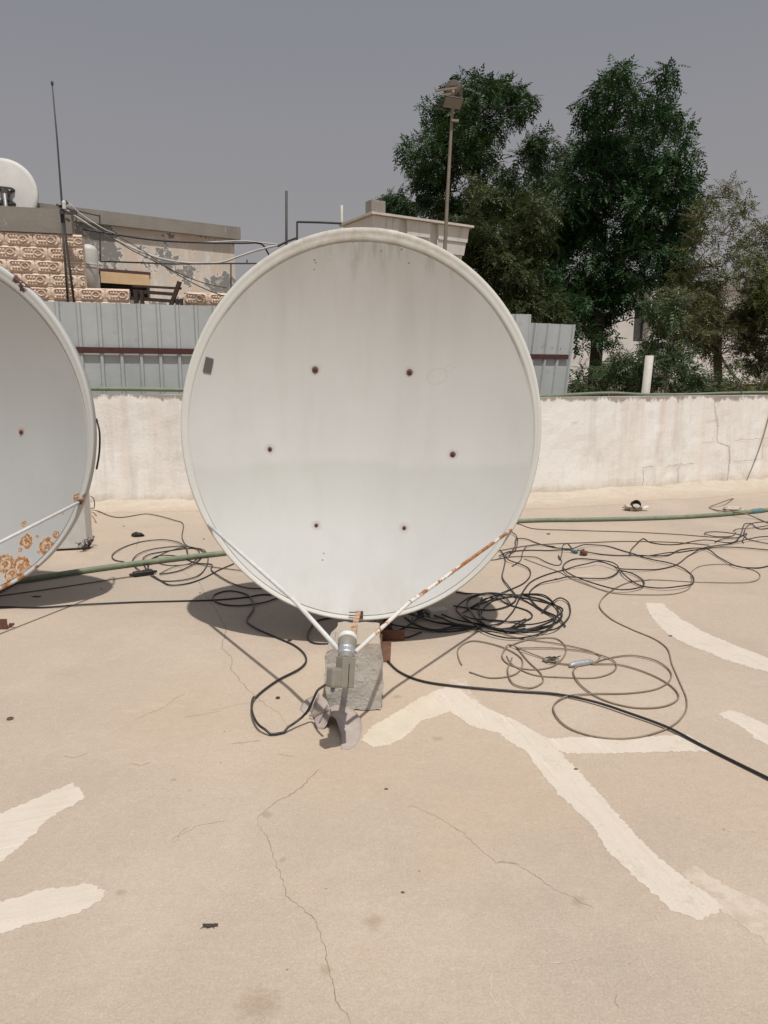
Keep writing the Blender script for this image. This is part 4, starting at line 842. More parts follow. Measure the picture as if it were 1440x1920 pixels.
def relief(u, v):
    """height over one block face, u,v in 0..1 (0.4 x 0.2 m)"""
    x, y = (u-.5)*.40, (v-.5)*.20; h = 0.
    e = min(.2-abs(x), .1-abs(y))
    if e < .007: return -.012                                  # mortar joint
    h = .004
    fr_ = max(abs(x)/.158, abs(y)/.072)
    d = (abs(x/.155)**6+abs(y/.070)**6)**(1/6); h += .030*math.exp(-((d-1.0)/.075)**2)      # raised border
    if d < .95:
        for cx in (-.112, -.070, -.028): h += .034*math.exp(-((x-cx)/.0125)**4-((abs(y)-.028)/.022)**4)   # upright bars
        e2 = ((x-.062)/.060)**2+(y/.046)**2; h += .034*math.exp(-((e2-.78)/.34)**2)+.026*math.exp(-(((x-.062)/.026)**2+(y/.010)**2))
    if abs(x) > .172: h += .010*math.exp(-(y/.05)**4)
    return h
def blocks(s0, s1, z0, z1, name, first=0, nu=44, nv=24):
    rows = max(1, round((z1-z0)/.20)); V = []; Fc = []; hh = (z1-z0)/rows; idx = 0
    for r in range(rows):
        k0 = math.floor((s0-(r+first) % 2*.2)/.4); s_ = k0*.4+(r+first) % 2*.2
        while s_ < s1-1e-6:
            a_, b_ = max(s_, s0), min(s_+.4, s1); k = len(V); mu = max(3, int(nu*(b_-a_)/.4)); sd_ = rng.uniform(.75, 1.15)
            for i in range(mu+1):
                for j in range(nv+1):
                    u = a_+(b_-a_)*i/mu; uu = (u-s_)/.4; vv = j/nv
                    jx, jz = .004*rng.normal() if 0 else 0, 0
                    q = B0+bd*u+Vector((0, 0, z0+hh*(r+vv))); q += bn*(relief(uu, vv)*sd_+.003*mnoise.noise(q*25)); V.append(q)
            for i in range(mu):
                for j in range(nv): a2 = k+i*(nv+1)+j; Fc.append((a2, a2+nv+1, a2+nv+2, a2+1))
            s_ += .4
    return mesh(name, V, Fc, M_bk, hs, True)
sR = sB(onB(156, 480)); sL = sR-3.4; zt = onB(80, 428).z; zmid = onB(200, 541).z; zb = zmid-.6
nr = round((zt-zb)/.2); zt = zb+nr*.2
blocks(sL, sR, zmid, zt, 'block_wall', 1); sE = sB(onB(470, 550))
g0, g1 = sB(onB(243, 555)), sB(onB(345, 555))
blocks(sL, g0, zmid-.4, zmid, 'block_wall', 0); blocks(g1, sE, zmid-.4, zmid-.02, 'block_wall', 0)
def slab(s0, s1, z0, z1, t0, t1, name, m, seg=1):
    b = MB(); a_ = B0+bd*(s0+s1)/2+bn*(t0+t1)/2+Vector((0, 0, (z0+z1)/2)); b.box(a_, bd, bn, Vector((0, 0, 1)), (s1-s0)/2, abs(t1-t0)/2, (z1-z0)/2); return b.build(name, m, hs)
ztop = onB(40, 389).z
slab(sL, sR-.13, zt+.001, ztop, -.25, .035, 'parapet_band', M_cem)
slab(sL, sR-.004, zmid-.4, zt-.004, -.25, -.016, 'wall_core', M_bk); slab(sL, g0-.004, zmid-.4, zmid-.004, -.20, -.0165, 'wall_core', M_bk); slab(g1+.004, sE, zmid-.4, zmid-.024, -.20, -.0165, 'wall_core', M_bk)
# lower body and terrace floor
b = MB(); b.box(B0+bd*((sL+sE)/2)-bn*2.2+Vector((0, 0, (ZG+.03+zmid-.401)/2)), bd, bn, Vector((0, 0, 1)), (sE-sL)/2+.0, 2.24, (zmid-.401-ZG-.03)/2); b.build('lower_storey', M_peel, hs)
# peeling rear wall
PA, PB = atz(20, 376.5, 4.3), atz(438, 427, 4.3); pd = (PB-PA); pd.z = 0; PL = pd.length; pd.normalize(); pn = Vector((pd.y, -pd.x, 0))
onP = lambda px, py: onplane(px, py, PA, pn); sP = lambda p: (p-PA).dot(pd)
w0, w1 = sP(onP(187, 520)), sP(onP(280, 520)); wt, wb = onP(230, 507).z, onP(230, 556).z
zbot = zmid-.7; xs_ = [0, w0, w1, PL]; zs_ = [zbot, wb, wt, 4.07]; V = []; Fc = []
G = lambda s_, z_, t=0: PA+pd*s_+pn*t+Vector((0, 0, z_-PA.z))
b = MB()
for i in range(3):
    for j in range(3):
        if (i, j) == (1, 1): continue
        k = len(b.V); b.add([G(xs_[i], zs_[j]), G(xs_[i+1], zs_[j]), G(xs_[i+1], zs_[j+1]), G(xs_[i], zs_[j+1])], [(0, 1, 2, 3)])
for (sa, za, sb_, zb_) in ((w0, wb, w0, wt), (w0, wt, w1, wt), (w1, wt, w1, wb), (w1, wb, w0, wb)): b.add([G(sa, za), G(sb_, zb_), G(sb_, zb_, -.25), G(sa, za, -.25)], [(0, 1, 2, 3)])
b.add([G(PL, zbot), G(PL, 4.07), G(PL, 4.07, -3.2), G(PL, zbot, -3.2)], [(0, 3, 2, 1)]); b.build('peeling_wall', M_peel, hs)
b = MB(); b.box(G(PL/2, 4.185, -1.55), pd, pn, Vector((0, 0, 1)), PL/2+.10, 1.66, .115); b.build('roof_slab', M_cem, hs)
wn = MB().add([G(w0-.1, wb-.1, -.24), G(w1+.1, wb-.1, -.24), G(w1+.1, wt+.1, -.24), G(w0-.1, wt+.1, -.24)], [(0, 1, 2, 3)]).build('window', M_black, hs)
zp = onP(230, 533).z
M_tan = plain('tan_board', (.66, .47, .27), .7, var=.18, vs=4).m
b = MB(); b.box(G((w0+w1)/2, (zp+wt-.05)/2, .02), pd, pn, Vector((0, 0, 1)), (w1-w0)/2-.012, .012, (wt-.05-zp)/2); b.build('shade_board', M_tan, wn)
b = MB(); b.box(G((w0+w1)/2, wt-.022, .012), pd, pn, Vector((0, 0, 1)), (w1-w0)/2+.02, .016, .025); b.build('lintel', plain('brown_wood', (.10, .055, .04), .8).m, wn)
b = MB(); b.box(G((w0+w1)/2+.55, (wb+zp)/2, -.1), pd, pn, Vector((0, 0, 1)), .05, .02, (zp-wb)/2); b.build('mullion', plain('brown_frame', (.05, .035, .03), .8).m, wn)
# white cylinder on the terrace
q = aty(172, 560, 12.45); rad = 31/2*12.2/F; zc = aty(172, 458, 12.45).z; zj = aty(172, 499, 12.45).z
M_cyl = plain('cream_enamel', (.60, .585, .55), .45, var=.1, vs=4).m
cy = thing('water_heater', (q.x, 12.45, zmid-.4), 'white domed water heater cylinder standing beside the pink block wall', 'water heater')
prof = [(0, rad), (zc-zmid+.4-rad*.75, rad)]+[(zc-zmid+.4-rad*.75+rad*.75*math.sin(t), rad*math.cos(t)) for t in (.3, .6, .9, 1.2, 1.45, 1.55)]
MB().lathe((q.x, 12.45, zmid-.4), prof, Vector((0, 0, 1)), 28).build('tank', M_cyl, cy, True)
MB().lathe((q.x, 12.45, zj-.03), [(0, rad), (.004, rad+.012), (.02, rad+.012), (.026, rad+.003), (.038, rad+.003), (.042, rad+.012), (.058, rad+.012), (.062, rad)], Vector((0, 0, 1)), 28).build('band', M_cyl, cy)
# timber frame leaning on the gap
tf = thing('timber_frame', B0+bd*g0+Vector((0, 0, zmid-.4)), 'dark brown timber frame standing in the gap of the low pink block wall', 'timber frame')
M_tim = plain('weathered_timber', (.075, .05, .04), .85, var=.4, vs=25).m; YT = 12.05
for a_, e_, w_ in (((249,536),(340,541),.035), ((250,546),(330,552),.05), ((243,559),(342,566),.05)): MB().beam(aty(*a_, YT), aty(*e_, YT), w_, w_).build('rail', M_tim, tf)
for a_, e_, w_ in (((255,545),(256,585),.06), ((266,545),(268,588),.05), ((318,580),(337,528),.06), ((340,560),(341,590),.05), ((332,560),(333,590),.05)): MB().beam(aty(*a_, YT-.06), aty(*e_, YT-.06), w_, w_).build('post', M_tim, tf)
# masts and rails on the block wall
am = thing('antenna_mast', aty(140, 575, 11.6), 'tall thin whip antenna with clamps fixed to the pink block wall', 'antenna')
YM = 11.55
MB().tube([aty(142, 590, YM), aty(128, 480, YM), aty(117, 395, YM), aty(107, 260, YM), aty(98, 160, YM)], [.018, .018, .017, .013, .010], 8).build('whip', M_dark, am, True)
MB().tube([aty(129, 590, YM), aty(121, 480, YM), aty(114, 392, YM)], .017, 8).build('support_pole', M_dark, am, True)
MB().lathe(aty(98, 159, YM), [(0, .02), (.03, .022), (.05, .012)], Vector((0, 0, 1)), 8).build('tip', M_dark, am)
cl = MB(); cl.beam(aty(106, 384, YM-.05), aty(140, 396, YM-.05), .03, .03); cl.beam(aty(112, 392, YM-.05), aty(126, 378, YM-.05), .03, .05); cl.beam(aty(112, 398, YM-.05), aty(144, 400, YM-.05), .03, .04); cl.beam(aty(124, 410, YM-.05), aty(130, 414, YM-.05), .03, .04); cl.build('clamp', M_dark, am)
MB().lathe(aty(121, 392, YM-.06), [(0, .03), (.1, .035), (.12, .015)], Vector((0, 0, 1)), 10).build('insulator', M_cap, am)
rf = thing('rail_frame', aty(187, 490, 12.0), 'thin dark pipe frame with a long rail in front of the peeling wall', 'pipe frame')
YR = 12.0
for P_ in ([(143,425),(143,392),(144,395),(187,405)], [(187,403),(188,490)], [(188,490),(330,495),(440,494),(520,494)], [(433,495),(433,560)], [(463,494),(463,487)]):
    MB().tube([aty(x, y, YR) for x, y in P_], .012, 6).build('bar', M_dark, rf)
def wire(P, Y0, Y1, r, m, label, cat='overhead cable'):
    pts = [aty(x, y, Y0+(Y1-Y0)*i/(len(P)-1)) for i, (x, y) in enumerate(P)]
    tag(MB().tube(spline(pts, .12), r, 6).build('overhead_cable', m, None, True, pts[0]), label, cat, 'overhead cables by the neighbour house')
wire([(120,390),(145,408),(200,440),(260,470),(310,487),(370,494),(415,492),(450,480),(480,470),(520,460)], 11.7, 12.4, .016, M_cablew, 'thick white cable sagging lowest across the peeling wall')
wire([(155,430),(200,437),(290,450),(380,455),(450,456),(490,457),(500,470),(505,480)], 11.7, 12.6, .015, M_cablek, 'straight black cable across the upper part of the peeling wall')
wire([(380,455),(420,453),(460,452),(485,455),(520,458)], 12.3, 12.7, .013, M_cablew, 'short white cable above the straight black one by the house corner')
wire([(140,400),(180,425),(240,465),(300,495),(360,530),(410,552),(440,560)], 11.7, 12.2, .008, M_cablek, 'thin dark wire falling across the peeling wall to the low block course')
wire([(210,437),(260,465),(300,492),(330,510),(380,530),(425,540)], 11.8, 12.2, .007, M_cabled, 'thin wire crossing just below the thin dark wire on the peeling wall')
wire([(128,380),(150,400),(200,432),(215,437)], 11.7, 11.9, .010, M_cablew, 'short pale wire leaving the antenna clamp')
# small dish up on the left roof, seen from behind
sd3 = thing('rooftop_dish', aty(16, 395, 12.6), 'smaller white dish seen from behind on the roof above the pink block wall', 'satellite dish')
M_d3 = plain('chalky_white_paint', (.66, .65, .62), .7, var=.15, vs=3).m
Dc = aty(2, 362, 12.75); R3u = 63*12.3/F; R3v = 61*12.3/F; e_x, e_v, e_n = Vector((1, .12, 0)).normalized(), Vector((0, .06, 1)).normalized(), None
e_n = e_x.cross(e_v).normalized(); V = []; Fc = []; N = 64
for i in range(11):
    for k in range(N):
        t = 2*math.pi*k/N; f = i/10; V.append(Dc+e_x*R3u*f*math.cos(t)+e_v*R3v*f*math.sin(t)+e_n*(.035*(1-f*f)))
for k in range(N):
    t = 2*math.pi*k/N; V.append(Dc+e_x*(R3u+.012)*math.cos(t)+e_v*(R3v+.012)*math.sin(t)-e_n*.03)
for k in range(N):
    t = 2*math.pi*k/N; V.append(Dc+e_x*(R3u-.03)*math.cos(t)+e_v*(R3v-.03)*math.sin(t)-e_n*.03)
for i in range(12):
    for k in range(N): a_, b_ = i*N+k, i*N+(k+1) % N; Fc.append((a_, b_, b_+N, a_+N) if i else (a_, b_+N, a_+N))
o = mesh('reflector', V, Fc, M_d3, sd3, True)
bk_ = MB(); hb = Dc+e_n*.09+e_x*.10-e_v*.06
for sx_, sv in ((-.11, .13), (.11, .10), (-.11, -.12), (.11, -.12)): bk_.beam(hb, hb+e_x*sx_+e_v*sv-e_n*.05, .035, .035); bk_.lathe(hb+e_x*sx_+e_v*sv-e_n*.06, [(0, .03), (.05, .025)], e_n, 8)
bk_.beam(hb+e_x*-.11+e_v*.13, hb+e_x*.11+e_v*.11, .03, .03); bk_.beam(hb+e_x*-.11-e_v*.12, hb+e_x*.11-e_v*.12, .03, .03); bk_.box(hb, e_x, e_v, e_n, .05, .09, .04); bk_.build('bracket', M_dark, sd3)
MB().tube([hb+e_n*.03+Vector((0, 0, .02)), Vector((hb.x, hb.y, ztop-.28))], .035, 12).build('pole', M_galv, sd3, True)
# loose masts near the roof line
tag(MB().tube([aty(537, 358, 13), aty(537, 470, 13), aty(537, 700, 13)], .022, 8).build('mast_pole', M_dark, None, True, aty(537, 470, 13)), 'slim dark upright pole rising above the top left rim of the centre dish', 'pole')
rf2 = thing('railing', aty(557, 440, 12.8), 'thin black railing bar just above the top of the centre dish', 'railing')
for P_ in ([(557,520),(557,416)], [(557,416),(600,417),(664,420)], [(664,420),(664,520)], [(520,462),(540,452),(557,446)]): MB().tube([aty(x, y, 12.8) for x, y in P_], .018, 6).build('bar', M_dark, rf2)
tag(MB().tube([aty(641, 385, 13.4), aty(641, 480, 13.4)], .022, 8).build('stub_post', M_vent, None, True, aty(641, 480, 13.4)), 'short pale post beside the left corner of the beige water tank', 'post')
# ------------------------------------------------------------------ beige water tank on its stand
M_tank = Mt('beige_panel_tank', (.80, .76, .70), .7); M_tank.mix(M_tank.rng(M_tank.noise(2, 5, .6, sc=(1, 1, .3)), .42, .68, 0, .8), (.72, .67, .61)); M_tank.mix(M_tank.rng(M_tank.noise(9, 5, .7, sc=(1, 1, .15)), .55, .7, 0, .5), (.40, .34, .285)); M_tank = M_tank.m
M_lid = plain('cream_lid', (.68, .61, .53), .7, var=.2, vs=5).m
TC = Vector((-.17, 12.0, 0)); td = Vector((.854, .52, 0)).normalized(); te = Vector((-.52, .854, 0)).normalized(); LT, WT = 1.92, 1.0; zl = 3.90
wt_ = thing('water_tank', TC+td*LT/2+te*WT/2+Vector((0, 0, 2.6)), 'beige panelled water tank with flat lid behind the top right of the centre dish', 'water tank')
tb = MB(); Z3 = Vector((0, 0, 1))
def tbox(a0, a1, b0, b1, z0, z1): tb.box(TC+td*(a0+a1)/2+te*(b0+b1)/2+Z3*(z0+z1)/2, td, te, Z3, (a1-a0)/2, (b1-b0)/2, (z1-z0)/2)
def prism(a0, a1, b0, b1, z0, z1, taper):
    """box whose foot is drawn in"""
    q = [TC+td*(a0+taper)+te*(b0+taper)+Z3*z0, TC+td*(a1-taper)+te*(b0+taper)+Z3*z0, TC+td*(a1-taper)+te*(b1-taper)+Z3*z0, TC+td*(a0+taper)+te*(b1-taper)+Z3*z0,
         TC+td*a0+te*b0+Z3*z1, TC+td*a1+te*b0+Z3*z1, TC+td*a1+te*b1+Z3*z1, TC+td*a0+te*b1+Z3*z1]
    tb.add(q, [(0,3,2,1),(4,5,6,7),(0,1,5,4),(1,2,6,5),(2,3,7,6),(3,0,4,7)])
prism(.07, LT-.07, .07, WT-.07, 2.6, zl, .12)
tiers = [(zl-.005, zl-.24, 0, .02), (zl-.245, zl-.45, .035, .025), (zl-.455, zl-.85, .08, .05), (zl-.855, 2.62, .13, .03)]
cols = [(0, .50), (.64, 1.13), (1.27, LT)]
for z1, z0, ins, tp in tiers:
    for a0, a1 in cols:
        aa, bb = max(a0, ins), min(a1, LT-ins); prism(aa, bb, ins, WT-ins, z0, z1, tp)
tb.build('shell', M_tank, wt_)
tb = MB(); tbox(-.06, LT+.06, -.06, WT+.06, zl, zl+.035); tbox(.1, LT-.2, .1, WT-.1, zl+.036, zl+.075); tb.build('lid', M_lid, wt_)
tb = MB(); tbox(.15, LT-.15, .15, WT-.15, 2.25, 2.6); tbox(0, LT, 0, WT, 2.05, 2.249)
for a_, b_ in ((.2, .2), (LT-.2, .2), (.2, WT-.2), (LT-.2, WT-.2)): tbox(a_-.12, a_+.12, b_-.12, b_+.12, ZG+.03, 2.049)
tag(tb.build('tank_stand', M_cem, None, False, TC+Vector((.7, .9, ZG))), 'concrete pillar stand carrying the beige water tank behind the centre dish', 'stand')
q = aty(704, 386, 12.5); bevel_box('block', q, td, te, Z3, .135, .10, .12, M_cem, None, .01); o = bpy.data.objects['block']; o.name = 'loose_block'; tag(o, 'grey building block resting on the lid of the beige water tank', 'block')
o.location = q; 
for v in o.data.vertices: v.co -= q
o.location.z = zl+.075+.12
# ------------------------------------------------------------------ floodlight mast
YF = 11.4; fm_ = thing('floodlight_mast', aty(834, 475, YF), 'thin leaning pole with two weathered floodlights in front of the left tree', 'floodlight')
M_pole = plain('weathered_pole', (.26, .215, .17), .7, var=.25).m; M_fl = plain('rusty_floodlight', (.115, .09, .07), .7, var=.4, vs=10).m
MB().tube([aty(833, 760, YF), aty(834, 470, YF), aty(840, 350, YF), aty(849, 190, YF), aty(850, 165, YF)], [.034, .030, .026, .021, .018], 10).build('pole', M_pole, fm_, True)
def flood(c_, ax, wx, wz, dep, name):
    c_ = Vector(c_); ax = Vector(ax).normalized(); sx_ = ax.cross(Z3).normalized(); uz = sx_.cross(ax); b = MB(); V = []
    for t, k in ((0, .55), (.55, .9), (1, 1)):
        for a_, z_ in ((-1, -1), (1, -1), (1, 1), (-1, 1)): V.append(c_+ax*dep*t+sx_*wx*a_*k+uz*wz*z_*k)
    b.add(V, [(0,1,2,3)]+[(i*4+k, i*4+4+k, i*4+4+(k+1) % 4, i*4+(k+1) % 4) for i in range(2) for k in range(4)])
    o = b.build(name, M_fl, fm_)
    g = MB().box(c_+ax*(dep*1.0-.004), sx_, uz, ax, wx*.94, wz*.9, .006).build('lamp_glass', M_grey, o)
    y = MB(); y.beam(c_+ax*.06+sx_*(wx+.02)+uz*0, c_+ax*.06+sx_*(wx+.02)-uz*(wz+.05), .02, .012); y.beam(c_+ax*.06-sx_*(wx+.02), c_+ax*.06-sx_*(wx+.02)-uz*(wz+.05), .02, .012); y.beam(c_+ax*.06+sx_*(wx+.03)-uz*(wz+.05), c_+ax*.06-sx_*(wx+.03)-uz*(wz+.05), .02, .012); y.build('bracket', M_fl, o)
flood(aty(846, 186, YF-.02), (.25, -.6, -.75), .15, .085, .10, 'floodlight'); flood(aty(846, 168, YF+.10), (.5, .8, .15), .12, .09, .12, 'floodlight')
db = MB(); dc_ = aty(850, 168, YF+.14); db.lathe(dc_, [(0, .02), (.02, .07), (.035, .105), (.045, .122), (.05, .115)], Vector((-.3, -.9, .1)), 28); db.build('reflector_bowl', M_fl, fm_, True)
cb = MB(); cb.beam(aty(818, 170, YF-.05), aty(856, 165, YF-.05), .025, .025); cb.beam(aty(828, 178, YF-.05), aty(846, 176, YF-.05), .02, .02); cb.beam(aty(815, 164, YF-.05), aty(818, 175, YF-.05), .015, .015); cb.build('cross_bar', M_pole, fm_)
cb = MB(); cb.beam(aty(846, 226, YF-.04), aty(860, 227, YF-.04), .05, .03); cb.build('step_clamp', M_pole, fm_)
# ------------------------------------------------------------------ white house behind the trees
M_hw = plain('white_house_paint', (.74, .69, .64), .85, var=.15, vs=2).m
hb_ = thing('white_house', (6.4, 27, ZG), 'pale house with a dark window glimpsed through the gap under the trees', 'house')
def hx(px, Y=26): return aty(px, 700, Y).x
b = MB()
yh = 26; wx0, wx1 = hx(1183), hx(1203); wz1, wz0 = aty(1190, 575, yh).z, aty(1190, 640, yh).z; xl, xr = hx(1040), hx(1560); ztp = aty(1200, 545, yh).z
for x0, x1, z0, z1 in ((xl, wx0, ZG+.03, ztp), (wx1, xr, ZG+.03, ztp), (wx0, wx1, ZG+.03, wz0), (wx0, wx1, wz1, ztp)): b.abox(x0, x1, yh, yh+.25, z0, z1)
b.abox(xl, xr, yh+.251, yh+6, ZG+.03, ztp); b.build('wall', M_hw, hb_)
MB().abox(wx0+.01, wx1-.01, yh+.16, yh+.20, wz0+.01, wz1-.01).build('window', M_dark, hb_)
for px in (1212, 1258): MB().abox(hx(px)-.12, hx(px)+.12, yh-.30, yh-.004, ZG+.03, ztp-.05).build('column', M_hw, hb_)
MB().abox(xl-.3, xr+.3, yh-.15, yh+6.3, ztp+.002, ztp+.3).build('roof', M_cem, hb_)
# low boundary wall between
tag(MB().abox(3.6, 14, 14.6, 14.85, ZG+.03, aty(1100, 720, 14.6).z).build('boundary_wall', plain('dusty_wall', (.33, .28, .23), .9).m, None, False, (8, 14.7, ZG)), 'dusty low wall glimpsed behind the bushes below the trees', 'wall')
# ------------------------------------------------------------------ trees
def foliage_mat(name, c1, c2, c3):
    m = Mt(name, c1, .55, spec=.35)
    m.mix(m.rng(m.noise(1.1, 3, .6), .38, .64), c2); m.mix(m.rng(m.noise(9, 3, .7), .50, .70, 0, .8), c3)
    tr = m.n.new('ShaderNodeBsdfTranslucent'); mx = m.n.new('ShaderNodeMixShader'); mx.inputs[0].default_value = .22
    m.l.new(m.c, tr.inputs[0]); m.l.new(m.b.outputs[0], mx.inputs[1]); m.l.new(tr.outputs[0], mx.inputs[2])
    m.l.new(mx.outputs[0], m.n['Material Output'].inputs[0]); return m.m
def leaf_template(n, L, lw, ll, droop):
    """pinnate spray along +x: pairs of leaflets plus one at the tip"""
    V = []; Fc = []
    for i in range(n):
        t = (i+.6)/n; x = L*t; z = -droop*L*t*t
        for s_ in (-1, 1):
            a = .95+.25*(1-t); ln = ll*(.75+.5*math.sin(math.pi*min(1, t+.15))); dx, dy = math.cos(a), math.sin(a)*s_; k = len(V)
            px, py = -dy, dx
            V += [(x, 0, z), (x+dx*ln*.5+px*lw, dy*ln*.5+py*lw, z-.10*ln), (x+dx*ln, dy*ln, z-.35*ln), (x+dx*ln*.5-px*lw, dy*ln*.5-py*lw, z-.10*ln)]; Fc.append((k, k+1, k+2, k+3))
    k = len(V); V += [(L*.95, 0, -droop*L), (L+ll*.4, lw, -droop*L*1.1), (L+ll, 0, -droop*L*1.4), (L+ll*.4, -lw, -droop*L*1.1)]; Fc.append((k, k+1, k+2, k+3))
    return np.array(V), np.array(Fc)
TEMPL = {'pinnate': [leaf_template(4, .22, .021, .085, .45), leaf_template(3, .17, .023, .095, .65), leaf_template(4, .25, .019, .080, .3)],
         'small': [leaf_template(4, .15, .011, .05, .3), leaf_template(3, .12, .012, .055, .5)]}
def crown_mesh(name, clumps, Y, dens, kind, m, parent, scale=1.0, shell=.25, down=.45, jy=1.0, seed=0, lobes=7):
    g = np.random.default_rng(seed+100); base_ = np.array(root_of(parent).location); allV = []; allF = []; off = 0; C = []
    T = TEMPL[kind]
    for (px, py, r) in clumps:
        Yc = Y+g.uniform(-1, 1)*jy; c_ = np.array(aty(px, py, Yc)); R = r*Yc*1.0/F; C.append((Vector(c_), R))
        n = int(dens*(R**2)*(.75+.5*g.random())+3); ns = lobes if R > .22 else 1
        # each bough carries a few lobes of leaves with gaps between them
        sd_ = g.normal(size=(ns, 3)); sd_[:, 2] += .25; sd_ /= np.linalg.norm(sd_, axis=1)[:, None]; sc_ = c_+sd_*R*(.50+.34*g.random((ns, 1)))*np.array([1, 1, .9]) if ns > 1 else c_[None]
        sr_ = R*(.36+.22*g.random(ns)) if ns > 1 else np.array([R])
        wh = g.choice(ns, n, p=sr_**2/np.sum(sr_**2)); d = g.normal(size=(n, 3)); d /= np.linalg.norm(d, axis=1)[:, None]
        rad = (shell+(1-shell)*g.random(n)**.7)*sr_[wh]*(1+.14*g.normal(size=n)); P = sc_[wh]+d*rad[:, None]*np.array([1.1, 1.1, .72])
        x = d+g.normal(size=(n, 3))*.65+np.array([0, 0, -down]); x /= np.linalg.norm(x, axis=1)[:, None]
        up = np.array([0, 0, 1.])+g.normal(size=(n, 3))*.45; y = np.cross(up, x); y /= np.linalg.norm(y, axis=1)[:, None]+1e-9; z_ = np.cross(x, y)
        sc = scale*(.55+.8*g.random(n))
        idx = g.integers(0, len(T), n)
        for t_i, (tv, tf_) in enumerate(T):
            s_ = np.where(idx == t_i)[0]
            if not len(s_): continue
            W = P[s_][:, None, :]+sc[s_][:, None, None]*(tv[None, :, 0:1]*x[s_][:, None, :]+tv[None, :, 1:2]*y[s_][:, None, :]+tv[None, :, 2:3]*z_[s_][:, None, :])
            k = len(tv); Fs = tf_[None]+(np.arange(len(s_))*k)[:, None, None]+off; allV.append(W.reshape(-1, 3)); allF.append(Fs.reshape(-1, 4)); off += len(s_)*k
    V = np.concatenate(allV)-base_; Fq = np.concatenate(allF)
    me = bpy.data.meshes.new(name); me.vertices.add(len(V)); me.vertices.foreach_set('co', V.ravel().astype(np.float32)); me.loops.add(Fq.size); me.loops.foreach_set('vertex_index', Fq.ravel().astype(np.int32))
    me.polygons.add(len(Fq)); me.polygons.foreach_set('loop_start', np.arange(0, Fq.size, 4, dtype=np.int32)); me.update(calc_edges=True); me.validate(); me.materials.append(m)
    o = bpy.data.objects.new(name, me); COL.objects.link(o); o.parent = parent
    return C
def wood(parent, foot, C, r0, m, fork, seed=0, twigs=0, name='trunk'):
    g = np.random.default_rng(seed+5); foot = Vector(foot); fork = Vector(fork); b = MB()
    st = [foot, foot.lerp(fork, .35)+Vector((g.normal()*.08, g.normal()*.08, 0)), foot.lerp(fork, .7)+Vector((g.normal()*.1, g.normal()*.1, 0)), fork]
    L = spline(st, .4); b.tube(L, [r0*(1-.4*i/(len(L)-1)) for i in range(len(L))], 9)
    nodes = [(fork, r0*.6)]
    for c_, R in sorted(C, key=lambda t: (t[0]-fork).length):
        # grow from the nearest branch point that lies below the clump
        src, rr_ = min(nodes, key=lambda t: (t[0]-c_).length+(.6 if t[0].z > c_.z else 0)); mid = src.lerp(c_, .5)+Vector((g.normal()*.12, g.normal()*.12, .10+g.normal()*.08))
        L = spline([src, mid, c_], .3); r1_ = max(.012, rr_*.72); r2_ = max(.008, r1_*.45); b.tube(L, [r1_+(r2_-r1_)*i/(len(L)-1) for i in range(len(L))], 6); nodes += [(mid, (r1_+r2_)/2), (c_, r2_)]
        for _ in range(twigs+3):
            d = Vector(g.normal(size=3)); d.z = abs(d.z)*.5-.1; d.normalize(); e_ = c_+d*R*(.8+.35*g.random()); s_ = c_.lerp(mid, .5*g.random()); mm = s_.lerp(e_, .5)+Vector(g.normal(size=3))*.06*R*2
            b.tube([s_, mm, e_], [.010, .007, .003], 4, False)
    return b.build(name, m, parent, True)
M_bark = plain('grey_brown_bark', (.075, .06, .05), .95, var=.4, vs=14).m
M_twig = plain('dry_twig_bark', (.21, .17, .135), .95, var=.3, vs=14).m
M_f1 = foliage_mat('deep_green_leaves', (.022, .053, .013), (.036, .076, .018), (.064, .106, .031))
M_f2 = foliage_mat('bluish_green_leaves', (.018, .052, .014), (.030, .078, .020), (.058, .112, .034))
M_f3 = foliage_mat('olive_leaves', (.050, .070, .020), (.066, .084, .024), (.088, .10, .034))
M_f4 = foliage_mat('dry_olive_leaves', (.090, .112, .030), (.112, .122, .036), (.14, .138, .050))
M_f5 = foliage_mat('brownish_leaves', (.105, .102, .040), (.090, .104, .034), (.14, .13, .058))
M_f6 = foliage_mat('fresh_green_leaves', (.050, .085, .030), (.065, .10, .036), (.085, .11, .045))
M_f7 = foliage_mat('mid_green_leaves', (.034, .066, .020), (.046, .080, .024), (.065, .095, .032))
GT = 'trees beyond the fence'
def tree(name, label, foot, fork, clumps, Y, dens, kind, m, r0, seed, scale=1., bark=None, twigs=0, cat='tree', group=GT, extra=None, **kw):
    r = thing(name, (foot[0], foot[1], ZG), label, cat, group); C = crown_mesh('crown', clumps, Y, dens, kind, m, r, scale, seed=seed, **kw)
    if extra: C += crown_mesh('crown', extra[0], Y, extra[1], kind, extra[2], r, scale, seed=seed+50, **kw)
    wood(r, (foot[0], foot[1], ZG-.05), C, r0, bark or M_bark, fork, seed, twigs); return r
YA = 17
A = [(850,185,40),(888,172,36),(905,205,42),(958,188,34),(985,200,22),(935,178,20),(828,228,34),(870,250,55),(920,240,45),(800,290,42),(768,292,22),(845,300,50),(800,340,38),(800,370,24),(900,320,34),(850,360,55),(905,385,42),(832,395,34),(880,272,38),(820,262,30),(800,200,12),(925,150,14),(870,150,16),(880,410,50),(830,420,40),(965,215,25),(990,185,10)]
p0 = aty(925, 560, YA)
tree('broadleaf_tree', 'dark green tree behind the floodlight pole, left one of the two tallest', (p0.x, p0.y), aty(922, 400, YA), A, YA, 900, 'pinnate', M_f1, .17, 1, scale=.82)
YB = 16
